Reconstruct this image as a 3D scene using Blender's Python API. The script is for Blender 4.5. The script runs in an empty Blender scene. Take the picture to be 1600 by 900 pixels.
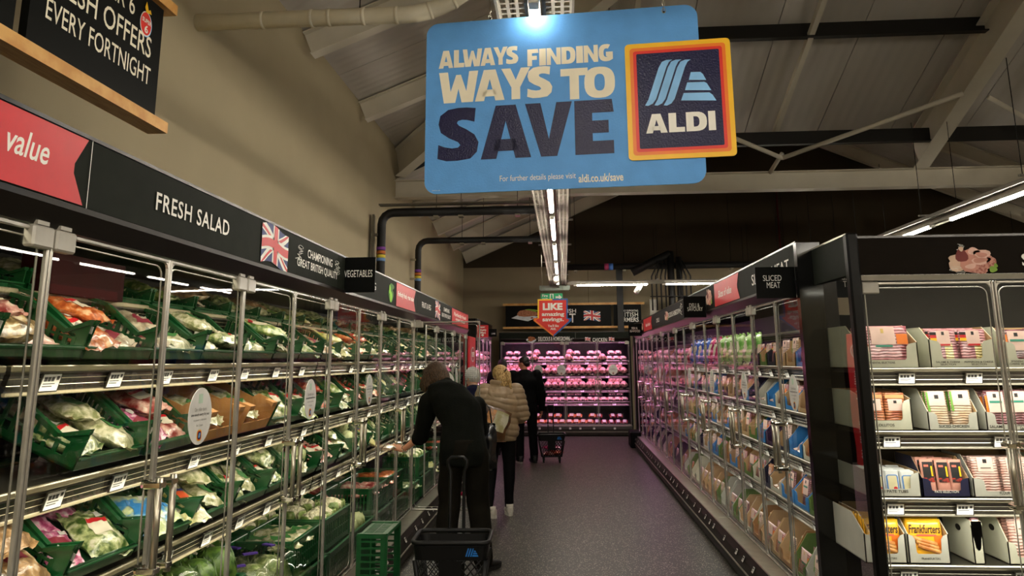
import bpy, math, random
from mathutils import Vector, Matrix, noise as mnoise
PI = math.pi
random.seed(7)
SC = bpy.context.scene
COL = SC.collection

# ------------------------------------------------------------------ camera
F_PX, CXP, CYP, CAM_H = 1155.0, 800.0, 342.0, 1.65
YAW, PITCH, ROLL = math.radians(3.9), math.radians(10.8), math.radians(0.4)
fw = Vector((-math.sin(YAW)*math.cos(PITCH), math.cos(YAW)*math.cos(PITCH), math.sin(PITCH)))
rt0 = Vector((math.cos(YAW), math.sin(YAW), 0)); up0 = rt0.cross(fw)
rt = rt0*math.cos(ROLL) - up0*math.sin(ROLL); up = up0*math.cos(ROLL) + rt0*math.sin(ROLL)
CAM = Vector((0, 0, CAM_H))
cd = bpy.data.cameras.new('camera'); cam = bpy.data.objects.new('camera', cd); COL.objects.link(cam)
cam.matrix_world = Matrix(((rt.x, up.x, -fw.x, 0), (rt.y, up.y, -fw.y, 0), (rt.z, up.z, -fw.z, CAM_H), (0, 0, 0, 1)))
cd.sensor_fit = 'HORIZONTAL'; cd.sensor_width = 36; cd.lens = F_PX/1600*36
cd.shift_y = (CYP-450)/1600; cd.clip_start = 0.05; cd.clip_end = 100
SC.camera = cam

def at(px, py, ax, val):
    """the point of the plane (axis ax = val) that stands at a pixel of the photograph"""
    d = rt*((px-CXP)/F_PX) - up*((py-CYP)/F_PX) + fw
    return CAM + d*((val-CAM[ax])/d[ax])

# ------------------------------------------------------------------ world, view
w = bpy.data.worlds.new('world'); SC.world = w; w.use_nodes = True
w.node_tree.nodes['Background'].inputs[0].default_value = (0.9, 0.85, 0.75, 1)
w.node_tree.nodes['Background'].inputs[1].default_value = 0.01
SC.view_settings.view_transform = 'Standard'; SC.view_settings.look = 'None'
SC.view_settings.exposure = -0.1; SC.view_settings.gamma = 1.0; SC.view_settings.use_curve_mapping = False
SC.cycles.transparent_max_bounces = 32
SC.cycles.sample_clamp_indirect = 6.0

TUBE_E = 78.0          # ceiling tube emission
CASE_W = 9.5          # one white cabinet strip per 2.72 m
PINK_W = 14.0          # one pink cabinet strip

# ------------------------------------------------------------------ materials
def lin(h):
    h = h.lstrip('#'); out = []
    for i in (0, 2, 4):
        c = int(h[i:i+2], 16)/255
        out.append(c/12.92 if c <= 0.04045 else ((c+0.055)/1.055)**2.4)
    return tuple(out)+(1,)
MC = {}
def mat(name, col, rough=0.5, metal=0.0, var=0.12, scale=12.0, bump=0.0, bscale=60.0, coat=0.0, emit=0.0, col2=None, col3=None, stretch=None, spec=0.5):
    if name in MC: return MC[name]
    m = bpy.data.materials.new(name); m.use_nodes = True; nt = m.node_tree; b = nt.nodes['Principled BSDF']
    c = lin(col); tc = nt.nodes.new('ShaderNodeTexCoord'); n = nt.nodes.new('ShaderNodeTexNoise')
    n.inputs['Scale'].default_value = scale; n.inputs['Detail'].default_value = 3
    src = tc.outputs['Object']
    if stretch:
        mp = nt.nodes.new('ShaderNodeMapping'); mp.inputs['Scale'].default_value = stretch
        nt.links.new(src, mp.inputs[0]); src = mp.outputs[0]
    nt.links.new(src, n.inputs['Vector'])
    r = nt.nodes.new('ShaderNodeValToRGB'); e = r.color_ramp.elements
    if col2:
        e[0].position = 0.40; e[1].position = 0.56; e[0].color = c; e[1].color = lin(col2)
        if col3:
            k = e.new(0.66); k.color = lin(col3)
    else:
        e[0].position = 0.3; e[1].position = 0.7
        e[0].color = tuple(x*(1-var) for x in c[:3])+(1,); e[1].color = tuple(min(1, x*(1+var)) for x in c[:3])+(1,)
    nt.links.new(n.outputs['Fac'], r.inputs[0]); nt.links.new(r.outputs[0], b.inputs['Base Color'])
    b.inputs['Roughness'].default_value = rough; b.inputs['Metallic'].default_value = metal
    b.inputs['Coat Weight'].default_value = coat; b.inputs['Coat Roughness'].default_value = 0.12
    b.inputs['Specular IOR Level'].default_value = spec
    if emit:
        b.inputs['Emission Color'].default_value = c; b.inputs['Emission Strength'].default_value = emit
    if bump:
        n2 = nt.nodes.new('ShaderNodeTexNoise'); n2.inputs['Scale'].default_value = bscale
        nt.links.new(src, n2.inputs['Vector'])
        bp = nt.nodes.new('ShaderNodeBump'); bp.inputs['Strength'].default_value = bump; bp.inputs['Distance'].default_value = 0.01
        nt.links.new(n2.outputs['Fac'], bp.inputs['Height']); nt.links.new(bp.outputs[0], b.inputs['Normal'])
    MC[name] = m; return m

def glass_mat(name, tint=(0.93, 0.95, 0.93), refl=1.0, wob=0.12):
    m = bpy.data.materials.new(name); m.use_nodes = True; nt = m.node_tree
    for n in list(nt.nodes): nt.nodes.remove(n)
    o = nt.nodes.new('ShaderNodeOutputMaterial'); mx = nt.nodes.new('ShaderNodeMixShader')
    t = nt.nodes.new('ShaderNodeBsdfTransparent'); t.inputs[0].default_value = tint+(1,)
    g = nt.nodes.new('ShaderNodeBsdfGlossy'); g.inputs['Roughness'].default_value = 0.012; g.inputs['Color'].default_value = (1, 1, 1, 1)
    fr = nt.nodes.new('ShaderNodeFresnel'); fr.inputs['IOR'].default_value = 1.5
    mu = nt.nodes.new('ShaderNodeMath'); mu.operation = 'MULTIPLY'; mu.inputs[1].default_value = refl; mu.use_clamp = True
    tc = nt.nodes.new('ShaderNodeTexCoord'); ns = nt.nodes.new('ShaderNodeTexNoise'); ns.inputs['Scale'].default_value = 2.6; ns.inputs['Detail'].default_value = 1
    bp = nt.nodes.new('ShaderNodeBump'); bp.inputs['Strength'].default_value = wob; bp.inputs['Distance'].default_value = 0.05
    nt.links.new(tc.outputs['Object'], ns.inputs['Vector']); nt.links.new(ns.outputs['Fac'], bp.inputs['Height'])
    nt.links.new(bp.outputs[0], g.inputs['Normal'])
    nt.links.new(fr.outputs[0], mu.inputs[0]); nt.links.new(mu.outputs[0], mx.inputs[0])
    nt.links.new(t.outputs[0], mx.inputs[1]); nt.links.new(g.outputs[0], mx.inputs[2]); nt.links.new(mx.outputs[0], o.inputs[0])
    MC[name] = m; return m
GLASS = glass_mat('door_glass', refl=.6, wob=.012)
SIDEGLASS = glass_mat('tinted_side_glass', (0.72, 0.74, 0.7), .55, 0.02)
FILM = glass_mat('clear_film', (0.95, 0.95, 0.95), .45, 0.2)

BLACK = mat('black_metal', '0b0a08', 0.4, 0.2, spec=0.2)
DARK = mat('dark_interior', '1c1a17', 0.5, spec=0.2)
KERB = mat('charcoal_kerb', '28241e', 0.45, 0.3, spec=0.2)
FASC = mat('dark_green_fascia', '1d201a', 0.6, spec=0.06)
FASC2 = mat('brown_black_fascia', '150f08', 0.6, spec=0.06)
FASC3 = mat('warm_black_fascia', '1a1613', 0.6, spec=0.06)
SIGNBLK = mat('satin_black_board', '090a08', 0.5, spec=0.1)
STEEL = mat('brushed_steel', 'b9b3a2', 0.28, 0.9)
CHROME = mat('chrome', 'd8d4c8', 0.12, 1.0, var=0.03)
TRIMG = mat('grey_door_trim', 'a8a49a', 0.25, 0.55, coat=0.5)
CREAMR = mat('cream_shelf_nosing', 'b8ad8c', 0.25, 0.3, coat=0.6)
RAILD = mat('dark_price_channel', '2f2b24', 0.25, 0.3, coat=0.4)
WHITE = mat('white_print', 'efece2', 0.5, var=0.03)
PRICE = mat('price_ticket_white', 'd6d3ca', 0.5, var=0.05)
PRINTK = mat('black_print', '16140f', 0.5, var=0.05)
PRINTG = mat('grey_print', '6b675c', 0.5, var=0.05)
RED = mat('signal_red', 'c81a22', 0.4, var=0.05)
DRED = mat('deep_red', 'a3161d', 0.4, var=0.08)
NAVY = mat('navy_print', '09093c', 0.35, bump=0.25, bscale=140, var=0.1, spec=0.35)
FLAGB = mat('flag_blue', '1d2c6b', 0.5)
YEL = mat('yellow_print', 'f6bf17', 0.4, var=0.03)
ORA = mat('orange_print', 'ee7a14', 0.4, var=0.03)
REDP = mat('red_print', 'df2a1b', 0.4, var=0.03)
SKYB = mat('light_blue_board', '5f9fe0', 0.5, var=0.05, bump=0.1, bscale=120, spec=.2)
LBLU = mat('pale_blue_print', '86c0f2', 0.4, var=0.15, scale=6)
CREAMT = mat('cream_print', 'f0e8d0', 0.6, var=0.03, spec=.2)
WOOD = mat('golden_wood', 'c98f45', 0.45, col2='d9a65c', scale=9, stretch=(1, 1, 14), bump=0.1)
GREENC = mat('green_crate_plastic', '115026', 0.32, var=0.2, scale=8, coat=0.2, bump=0.05)
GREEND = mat('dark_green_crate_plastic', '0f4a20', 0.35, var=0.2, coat=0.2)
KRAFT = mat('brown_cardboard', 'b07d44', 0.85, var=0.1, scale=20, bump=0.15, bscale=120)
KRAFTL = mat('light_brown_cardboard', 'c9a677', 0.85, var=0.08, scale=20, bump=0.1)
CARTW = mat('off_white_card', 'd2d1bb', 0.7, var=0.05)
CARTG = mat('grey_white_card', 'c4c3b6', 0.7, var=0.05)
CARTB = mat('blue_card', '2f86cf', 0.6, var=0.08)
CARTN = mat('navy_card', '15173a', 0.5, var=0.1)
CARTV = mat('olive_green_card', '5c7f2e', 0.6, var=0.1)
CARTP = mat('plum_card', '3f1c45', 0.6, var=0.15)
CARTR = mat('crimson_card', '9a1638', 0.6, var=0.1)

# ------------------------------------------------------------------ mesh builder
class MB:
    def __init__(s): s.v = []; s.f = []; s.m = []; s.smooth = []
    def add(s, vs, fs, mi=0, M=None, sm=False):
        o = len(s.v)
        for p in vs:
            p = Vector(p)
            s.v.append(M @ p if M is not None else p)
        for f in fs: s.f.append(tuple(i+o for i in f)); s.m.append(mi); s.smooth.append(sm)
        return s
    def box(s, x0, x1, y0, y1, z0, z1, mi=0, M=None, ch=0.0):
        if ch:
            c = min(ch, (x1-x0)/3, (y1-y0)/3, (z1-z0)/3)
            vs = []; 
            # chamfered box: three vertices per corner
            for X, sx in ((x0, 1), (x1, -1)):
                for Y, sy in ((y0, 1), (y1, -1)):
                    for Z, sz in ((z0, 1), (z1, -1)):
                        vs += [(X, Y+sy*c, Z+sz*c), (X+sx*c, Y, Z+sz*c), (X+sx*c, Y+sy*c, Z)]
            def q(i, j, k, t): return (i*4+j*2+k)*3+t
            fs = []
            for i in (0, 1): fs.append((q(i,0,0,0), q(i,1,0,0), q(i,1,1,0), q(i,0,1,0)) if i else (q(i,0,0,0), q(i,0,1,0), q(i,1,1,0), q(i,1,0,0)))
            for j in (0, 1): fs.append((q(0,j,0,1), q(0,j,1,1), q(1,j,1,1), q(1,j,0,1)) if j else (q(0,j,0,1), q(1,j,0,1), q(1,j,1,1), q(0,j,1,1)))
            for k in (0, 1): fs.append((q(0,0,k,2), q(1,0,k,2), q(1,1,k,2), q(0,1,k,2)) if k else (q(0,0,k,2), q(0,1,k,2), q(1,1,k,2), q(1,0,k,2)))
            for i in (0, 1):
                for j in (0, 1): fs.append((q(i,j,0,0), q(i,j,0,1), q(i,j,1,1), q(i,j,1,0)))
                for k in (0, 1): fs.append((q(i,0,k,0), q(i,0,k,2), q(i,1,k,2), q(i,1,k,0)))
            for j in (0, 1):
                for k in (0, 1): fs.append((q(0,j,k,1), q(0,j,k,2), q(1,j,k,2), q(1,j,k,1)))
            for i in (0, 1):
                for j in (0, 1):
                    for k in (0, 1): fs.append((q(i,j,k,0), q(i,j,k,1), q(i,j,k,2)))
            return s.add(vs, fs, mi, M)
        vs = [(x, y, z) for x in (x0, x1) for y in (y0, y1) for z in (z0, z1)]
        return s.add(vs, [(0,1,3,2), (4,6,7,5), (0,4,5,1), (2,3,7,6), (0,2,6,4), (1,5,7,3)], mi, M)
    def prism(s, pts, a0, a1, axis='x', mi=0, M=None):
        """polygon pts in the plane across AXIS, extruded from a0 to a1"""
        n = len(pts)
        def mk(p, a): return {'x': (a, p[0], p[1]), 'y': (p[0], a, p[1]), 'z': (p[0], p[1], a)}[axis]
        vs = [mk(p, a0) for p in pts]+[mk(p, a1) for p in pts]
        fs = [tuple(range(n))[::-1], tuple(range(n, 2*n))]+[(i, (i+1) % n, n+(i+1) % n, n+i) for i in range(n)]
        return s.add(vs, fs, mi, M)
    def tube(s, pts, r, n=8, mi=0, M=None, rs=None, closed=False):
        pts = [Vector(p) for p in pts]; k = len(pts); vs = []; fs = []
        ref = None
        for i, p in enumerate(pts):
            if closed: t = (pts[(i+1) % k]-pts[i-1])
            else: t = (pts[min(i+1, k-1)]-pts[max(i-1, 0)])
            t = t.normalized() if t.length > 1e-9 else Vector((0, 0, 1))
            if ref is None: ref = t.orthogonal().normalized()
            ref = (ref - t*ref.dot(t)); ref = ref.normalized() if ref.length > 1e-6 else t.orthogonal().normalized()
            b = t.cross(ref); rr = rs[i] if rs else r
            for j in range(n):
                a = 2*PI*j/n; vs.append(p+ref*math.cos(a)*rr+b*math.sin(a)*rr)
        for i in range(k if closed else k-1):
            i2 = (i+1) % k
            for j in range(n): fs.append((i*n+j, i*n+(j+1) % n, i2*n+(j+1) % n, i2*n+j))
        if not closed: fs += [tuple(range(n))[::-1], tuple(range((k-1)*n, k*n))]
        return s.add(vs, fs, mi, M, sm=True)
    def loft(s, secs, n=16, mi=0, M=None, cap=True, sup=2.0):
        """secs: (centre, half axis a, half axis b)"""
        vs = []; fs = []
        for c, a, b in secs:
            c = Vector(c); a = Vector(a); b = Vector(b)
            for j in range(n):
                t = 2*PI*j/n; ct, st = math.cos(t), math.sin(t)
                e = 2/sup
                vs.append(c+a*math.copysign(abs(ct)**e, ct)+b*math.copysign(abs(st)**e, st))
        for i in range(len(secs)-1):
            for j in range(n): fs.append((i*n+j, i*n+(j+1) % n, (i+1)*n+(j+1) % n, (i+1)*n+j))
        if cap: fs += [tuple(range(n))[::-1], tuple(range((len(secs)-1)*n, len(secs)*n))]
        return s.add(vs, fs, mi, M, sm=True)
    def ball(s, c, r, n=12, mi=0, M=None):
        c = Vector(c); r = Vector(r) if hasattr(r, '__len__') else Vector((r, r, r)); vs = []; fs = []; k = n//2+1
        vs.append(c+Vector((0, 0, -r.z)))
        for i in range(1, k):
            ph = -PI/2+PI*i/k
            for j in range(n): vs.append(c+Vector((r.x*math.cos(ph)*math.cos(2*PI*j/n), r.y*math.cos(ph)*math.sin(2*PI*j/n), r.z*math.sin(ph))))
        vs.append(c+Vector((0, 0, r.z)))
        for j in range(n): fs.append((0, 1+(j+1) % n, 1+j)); fs.append((len(vs)-1, 1+(k-2)*n+j, 1+(k-2)*n+(j+1) % n))
        for i in range(k-2):
            for j in range(n): fs.append((1+i*n+j, 1+i*n+(j+1) % n, 1+(i+1)*n+(j+1) % n, 1+(i+1)*n+j))
        return s.add(vs, fs, mi, M, sm=True)
    def mesh(s, name, mats):
        me = bpy.data.meshes.new(name); me.from_pydata(s.v, [], s.f)
        for m in (mats if isinstance(mats, (list, tuple)) else [mats]): me.materials.append(m)
        me.polygons.foreach_set('material_index', s.m); me.polygons.foreach_set('use_smooth', s.smooth); me.update()
        return me
    def build(s, name, mats, parent=None, **tags):
        return link(name, s.mesh(name, mats), parent, **tags)

def link(name, data, parent=None, M=None, label=None, cat=None, group=None, kind=None):
    o = bpy.data.objects.new(name, data); COL.objects.link(o)
    if M is not None: o.matrix_basis = M
    if parent is not None: o.parent = parent
    if label: o['label'] = label
    if cat: o['category'] = cat
    if group: o['group'] = group
    if kind: o['kind'] = kind
    return o
def thing(name, label, cat, M=None, group=None): return link(name, None, None, M, label, cat, group)
def struct(name, mb, mats): return mb.build(name, mats, None, kind='structure')

T = Matrix.Translation
def R(a, ax='Z'): return Matrix.Rotation(a, 4, ax)

def rrect(x0, x1, z0, z1, r, n=6):
    pts = []
    for cx_, cz_, a0 in ((x1-r, z0+r, -PI/2), (x1-r, z1-r, 0), (x0+r, z1-r, PI/2), (x0+r, z0+r, PI)):
        for i in range(n+1):
            a = a0+PI/2*i/n; pts.append((cx_+r*math.cos(a), cz_+r*math.sin(a)))
    return pts

# a flat reading surface: origin, right, up; artwork laid on it
class Face:
    def __init__(s, o, r, u):
        s.o = Vector(o); s.r = Vector(r).normalized(); s.u = Vector(u).normalized(); s.n = s.r.cross(s.u)
        s.M = Matrix(((s.r.x, s.u.x, s.n.x, s.o.x), (s.r.y, s.u.y, s.n.y, s.o.y), (s.r.z, s.u.z, s.n.z, s.o.z), (0, 0, 0, 1)))
    def uv(s, px, py):
        d = rt*((px-CXP)/F_PX) - up*((py-CYP)/F_PX) + fw
        t = (s.o-CAM).dot(s.n)/d.dot(s.n); p = CAM+d*t-s.o
        return p.dot(s.r), p.dot(s.u)
    def box_px(s, l, t, r, b):
        """l,r: x pixels of the ends; t,b: y pixels of top and bottom at the middle of that span"""
        m = (l+r)/2; u0 = s.uv(l, (t+b)/2)[0]; u1 = s.uv(r, (t+b)/2)[0]
        return u0, u1, s.uv(m, b)[1], s.uv(m, t)[1]
    def poly(s, pts, mats, parent, name='print', lift=0.001, th=0.0008, **k):
        mb = MB(); mb.prism(pts, lift, lift+th, 'z'); o = mb.build(name, mats, parent, **k); o.matrix_basis = (parent.matrix_basis.inverted() if parent is not None else Matrix()) @ s.M; return o
    def text(s, body, box, m, parent, bold=0.0, shear=0.0, lift=0.0022, name='lettering', space=1.0):
        o = link(name, text_mesh(body, box, m, bold, shear, lift, space), parent)
        o.matrix_basis = (parent.matrix_basis.inverted() if parent is not None else Matrix()) @ s.M
        return o
TXT = {}
def text_mesh(body, box, m, bold=0.0, shear=0.0, lift=0.002, space=1.0):
    key = (body, bold, shear, space)
    if key not in TXT:
        c = bpy.data.curves.new('t', 'FONT'); c.body = body; c.size = 1; c.offset = bold; c.shear = shear; c.space_character = space
        c.align_x = 'CENTER'; c.space_line = 0.9; c.extrude = 0.0; c.resolution_u = 3
        o = bpy.data.objects.new('t', c); me = bpy.data.meshes.new_from_object(o)
        vs = [v.co.copy() for v in me.vertices]; fs = [tuple(p.vertices) for p in me.polygons]
        xs = [v.x for v in vs]; ys = [v.y for v in vs]
        TXT[key] = (vs, fs, min(xs), max(xs), min(ys), max(ys)); bpy.data.objects.remove(o); bpy.data.curves.remove(c); bpy.data.meshes.remove(me)
    vs, fs, a, b, cc, d = TXT[key]; u0, u1, v0, v1 = box
    me = bpy.data.meshes.new('lettering')
    me.from_pydata([(u0+(v.x-a)/(b-a)*(u1-u0), v0+(v.y-cc)/(d-cc)*(v1-v0), lift) for v in vs], [], fs)
    me.materials.append(m); me.update(); return me

def flag_mesh(u0, u1, v0, v1, lift=0.002, wave=0.0):
    W, H = u1-u0, v1-v0; mb = MB()
    def q(pts, k, mi):
        mb.add([(u0+x*W, v0+y*H+wave*H*math.sin(x*PI*1.6), lift+k*0.0004) for x, y in pts], [tuple(range(len(pts)))], mi)
    N = 8
    for i in range(N): q([(i/N, 0), ((i+1)/N, 0), ((i+1)/N, 1), (i/N, 1)], 0, 0)
    def band(p, r, wd, k, mi, off=0.0):
        for i in range(N):
            a, b = i/N, (i+1)/N
            A = (p[0]+(r[0]-p[0])*a, p[1]+(r[1]-p[1])*a+off); B = (p[0]+(r[0]-p[0])*b, p[1]+(r[1]-p[1])*b+off)
            c = lambda t: min(1, max(0, t))
            q([(A[0], c(A[1]-wd)), (B[0], c(B[1]-wd)), (B[0], c(B[1]+wd)), (A[0], c(A[1]+wd))], k, mi)
    band((0, 0), (1, 1), 0.13, 1, 1); band((0, 1), (1, 0), 0.13, 1, 1)
    band((0, 0), (.5, .5), 0.045, 2, 2, -0.04); band((.5, .5), (1, 1), 0.045, 2, 2, 0.04); band((0, 1), (.5, .5), 0.045, 2, 2, -0.04); band((.5, .5), (1, 0), 0.045, 2, 2, 0.04)
    q([(.39, 0), (.61, 0), (.61, 1), (.39, 1)], 3, 1); band((0, .5), (1, .5), 0.18, 3, 1)
    q([(.435, 0), (.565, 0), (.565, 1), (.435, 1)], 5, 2); band((0, .5), (1, .5), 0.11, 4, 2)
    return mb.mesh('flag_print', [FLAGB, WHITE, RED])
def flag(face, box, parent, wave=0.08):
    o = link('flag_print', flag_mesh(*box, wave=wave), parent); o.matrix_basis = parent.matrix_basis.inverted() @ face.M; return o
def crest(face, box, parent, seed=1):
    rnd = random.Random(seed); u0, u1, v0, v1 = box; mb = MB()
    for k in range(7):
        a = rnd.random()*6; pts = []
        cu, cv = u0+(u1-u0)*rnd.uniform(.25, .75), v0+(v1-v0)*(0.1+0.8*k/6)
        for i in range(10):
            t = i/9*2*PI; pts.append((cu+(u1-u0)*0.28*math.cos(t+a)*rnd.uniform(.7, 1.2), cv+(v1-v0)*0.09*math.sin(t), 0.002))
        mb.tube(pts, (v1-v0)*0.012, 4, closed=True)
    o = mb.build('herb_drawing', WHITE, parent); o.matrix_basis = parent.matrix_basis.inverted() @ face.M; return o
def food_print(face, box, parent, kind='ham', name='food_picture'):
    u0, u1, v0, v1 = box; W, H = u1-u0, v1-v0; mb = MB(); rnd = random.Random(5)
    def blobp(cx_, cy_, rx, ry, k, mi, rot=0, n=14):
        pts = []
        for i in range(n):
            a = 2*PI*i/n; rr = 1+0.12*math.sin(3*a+k); x, y = rx*rr*math.cos(a), ry*rr*math.sin(a)
            pts.append((u0+W*(cx_+x*math.cos(rot)-y*math.sin(rot)), v0+H*(cy_+x*math.sin(rot)+y*math.cos(rot)), 0.002+k*0.0004))
        mb.add(pts, [tuple(range(n))], mi)
    if kind == 'ham':
        ms = [mat('p_bread', 'd8b59a', .6), mat('p_ham', 'c98a78', .6), mat('p_ham2', 'e0b4a4', .6), mat('p_dark', '6e1a12', .6), mat('p_salami', '9c5446', .6, col2='c58a78', scale=90), mat('p_leaf', '7fa32e', .6)]
        blobp(.2, .35, .2, .18, 0, 0, -.5); blobp(.22, .55, .16, .2, 1, 0, .7); blobp(.58, .5, .36, .38, 2, 1); blobp(.3, .68, .13, .22, 3, 3)
        blobp(.62, .25, .18, .18, 4, 4); blobp(.45, .3, .16, .13, 5, 1, .4); blobp(.46, .33, .12, .08, 6, 2, .4); blobp(.72, .72, .18, .15, 5, 2, -.3); blobp(.70, .70, .12, .08, 6, 1, -.3)
        blobp(.55, .82, .12, .12, 5, 2, .8); blobp(.68, .5, .2, .12, 7, 2, .2); blobp(.66, .52, .15, .08, 8, 1, .2); blobp(.88, .45, .1, .2, 7, 4); blobp(.9, .22, .08, .1, 8, 5); blobp(.96, .34, .04, .07, 9, 5); blobp(.3, .9, .05, .08, 6, 0)
    elif kind == 'steak':
        ms = [mat('p_plate', 'd9dde0', .5), mat('p_steak', '9a5a3a', .6, col2='b97a55', scale=30), mat('p_leaf', '7fa32e', .6), mat('p_red', 'a33028', .6)]
        mb.add([(u0, v0+H*.25, .002), (u0+W*.6, v0, .002), (u0+W, v0+H*.35, .002), (u0+W*.3, v0+H*.55, .002)], [(0, 1, 2, 3)], 0)
        blobp(.7, .8, .25, .15, 1, 2); blobp(.58, .6, .4, .26, 2, 1, -.1); blobp(.75, .25, .05, .06, 3, 3)
    elif kind == 'chicken':
        ms = [mat('p_plate', 'd9dde0', .5), mat('p_roast', 'b06a35', .6, col2='8a4a22', scale=30), mat('p_leaf', '7fa32e', .6)]
        blobp(.5, .35, .48, .3, 0, 0); blobp(.5, .55, .35, .32, 1, 1); blobp(.8, .5, .12, .1, 2, 1); blobp(.2, .3, .1, .08, 3, 2)
    else:
        ms = [mat('p_leafd', '3f7a22', .6), mat('p_leafl', '8fd03a', .6)]
        blobp(.5, .35, .3, .3, 0, 0); blobp(.5, .3, .15, .25, 1, 1); blobp(.6, .75, .25, .15, 1, 0); blobp(.35, .6, .1, .2, 2, 1)
    o = mb.build(name, ms, parent); o.matrix_basis = parent.matrix_basis.inverted() @ face.M; return o
def sub(o, parent): o.parent = parent; return o

# heavy display lettering drawn letter by letter (unit box, y up)
def _arc(cx_, cy_, rx, ry, a0, a1, n=12, e=2.6):
    out = []
    for i in range(n+1):
        a = math.radians(a0+(a1-a0)*i/n); c_, s_ = math.cos(a), math.sin(a)
        out.append((cx_+rx*math.copysign(abs(c_)**(2/e), c_), cy_+ry*math.copysign(abs(s_)**(2/e), s_)))
    return out
def _band(outer, inner): return [[outer[i], outer[i+1], inner[i+1], inner[i]] for i in range(len(outer)-1)]
HG = {
 'A': [[(0, 0), (.3, 1), (.5, 1), (.5, .70), (.31, 0)], [(1, 0), (.69, 0), (.5, .70), (.5, 1), (.7, 1)], [(.25, .14), (.75, .14), (.69, .36), (.31, .36)]],
 'L': [[(0, 0), (1, 0), (1, .25), (.48, .25), (.48, 1), (0, 1)]],
 'W': [[(0, 1), (.13, 0), (.42, 0), (.5, .45), (.5, .9), (.44, .9), (.30, .36), (.23, 1)], [(1, 1), (.77, 1), (.70, .36), (.56, .9), (.5, .9), (.5, .45), (.58, 0), (.87, 0)]],
 'Y': [[(0, 1), (.35, .38), (.35, 0), (.65, 0), (.65, .38), (.5, .62), (.32, 1)], [(.5, .62), (.65, .38), (1, 1), (.68, 1)]],
 'F': [[(0, 0), (.42, 0), (.42, .36), (.86, .36), (.86, .60), (.42, .60), (.42, .76), (1, .76), (.96, 1), (0, 1)]],
 'I': [[(0, 0), (1, 0), (1, 1), (0, 1)]],
 'N': [[(0, 0), (.30, 0), (.30, 1), (0, 1)], [(.70, 0), (1, 0), (1, 1), (.70, 1)], [(.30, 1), (.30, .58), (.70, 0), (.70, .42)]],
 'T': [[(0, .76), (1, .76), (1, 1), (0, 1)], [(.33, 0), (.67, 0), (.67, .76), (.33, .76)]],
 'V': [[(0, 1), (.33, 0), (.5, 0), (.5, .32), (.33, 1)], [(1, 1), (.67, 1), (.5, .32), (.5, 0), (.67, 0)]],
 'E': [[(0, 0), (.45, 0), (.45, 1), (0, 1)], [(.45, 0), (.98, 0), (.98, .24), (.45, .24)], [(.45, .385), (.86, .385), (.86, .615), (.45, .615)], [(.45, .76), (1, .76), (.96, 1), (.45, 1)]],
 'D': [[(0, 0), (.36, 0), (.36, 1), (0, 1)]]+_band([(.36, 1)]+_arc(.45, .5, .55, .5, 90, -90)+[(.36, 0)], [(.36, .77)]+_arc(.42, .5, .22, .27, 90, -90)+[(.36, .23)]),
 'O': _band(_arc(.5, .5, .5, .5, 0, 360, 28), _arc(.5, .5, .17, .27, 0, 360, 28)),
 'G': _band(_arc(.52, .5, .52, .5, 62, 300, 22)+[(.98, .12)], _arc(.54, .5, .2, .25, 62, 300, 22)+[(.7, .3)])+[[(.5, .30), (.98, .12), (.98, .55), (.5, .55)]],
 'S': _band([(.93, .98), (.72, 1.0), (.5, 1.0), (.25, .97), (.06, .86), (.02, .70), (.08, .54), (.28, .43), (.50, .35), (.56, .29), (.50, .245), (.36, .235), (.18, .26), (.02, .31)],
            [(.90, .72), (.72, .76), (.60, .77), (.50, .75), (.47, .71), (.52, .66), (.70, .585), (.90, .48), (1.0, .33), (.96, .15), (.80, .03), (.50, .0), (.22, .0), (.0, .05)]),
}
def heavy(face, word, box, m, parent, lift=.0012, widths=None, gap=.05):
    """the word in heavy letters, one mesh per letter"""
    wd = {'I': .48, 'W': 1.45, 'A': 1.08, 'L': .78, 'F': .8, 'E': .82, 'S': .9, 'T': .9, 'Y': 1.05}
    ws = [widths[i] if widths else wd.get(c, 1.0) for i, c in enumerate(word)]
    kern = [(-.12 if (a+b in ('AV', 'VA', 'WA', 'AY', 'YS', 'LW', 'TO')) else gap) for a, b in zip(word, word[1:])]+[0]
    tot = sum(ws)+sum(kern); u0, u1, v0, v1 = box; k = (u1-u0)/tot; u = u0
    for c, w_, kn in zip(word, ws, kern):
        mb = MB()
        for poly in HG[c]:
            pts = [(u+x*w_*k, v0+y*(v1-v0), lift) for x, y in poly]
            ar_ = sum(pts[i][0]*pts[(i+1) % len(pts)][1]-pts[(i+1) % len(pts)][0]*pts[i][1] for i in range(len(pts)))
            if ar_ < 0: pts = pts[::-1]
            mb.add(pts, [tuple(range(len(pts)))], 0)
        o = mb.build('letter', m, parent); o.matrix_basis = parent.matrix_basis.inverted() @ face.M
        u += (w_+kn)*k
# ------------------------------------------------------------------ lights
def area(name, loc, size, size_y, energy, col, direction):
    l = bpy.data.lights.new(name, 'AREA'); l.shape = 'RECTANGLE'; l.size = size; l.size_y = size_y; l.energy = energy; l.color = col
    o = bpy.data.objects.new(name, l); COL.objects.link(o)
    z = -Vector(direction).normalized(); x = Vector((0, 1, 0)) if size_y < size and abs(z.y) < .9 and name.endswith('along') else Vector((1, 0, 0))
    y = z.cross(x).normalized(); x = y.cross(z)
    o.matrix_world = Matrix(((x.x, y.x, z.x, loc[0]), (x.y, y.y, z.y, loc[1]), (x.z, y.z, z.z, loc[2]), (0, 0, 0, 1))); return o

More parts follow.
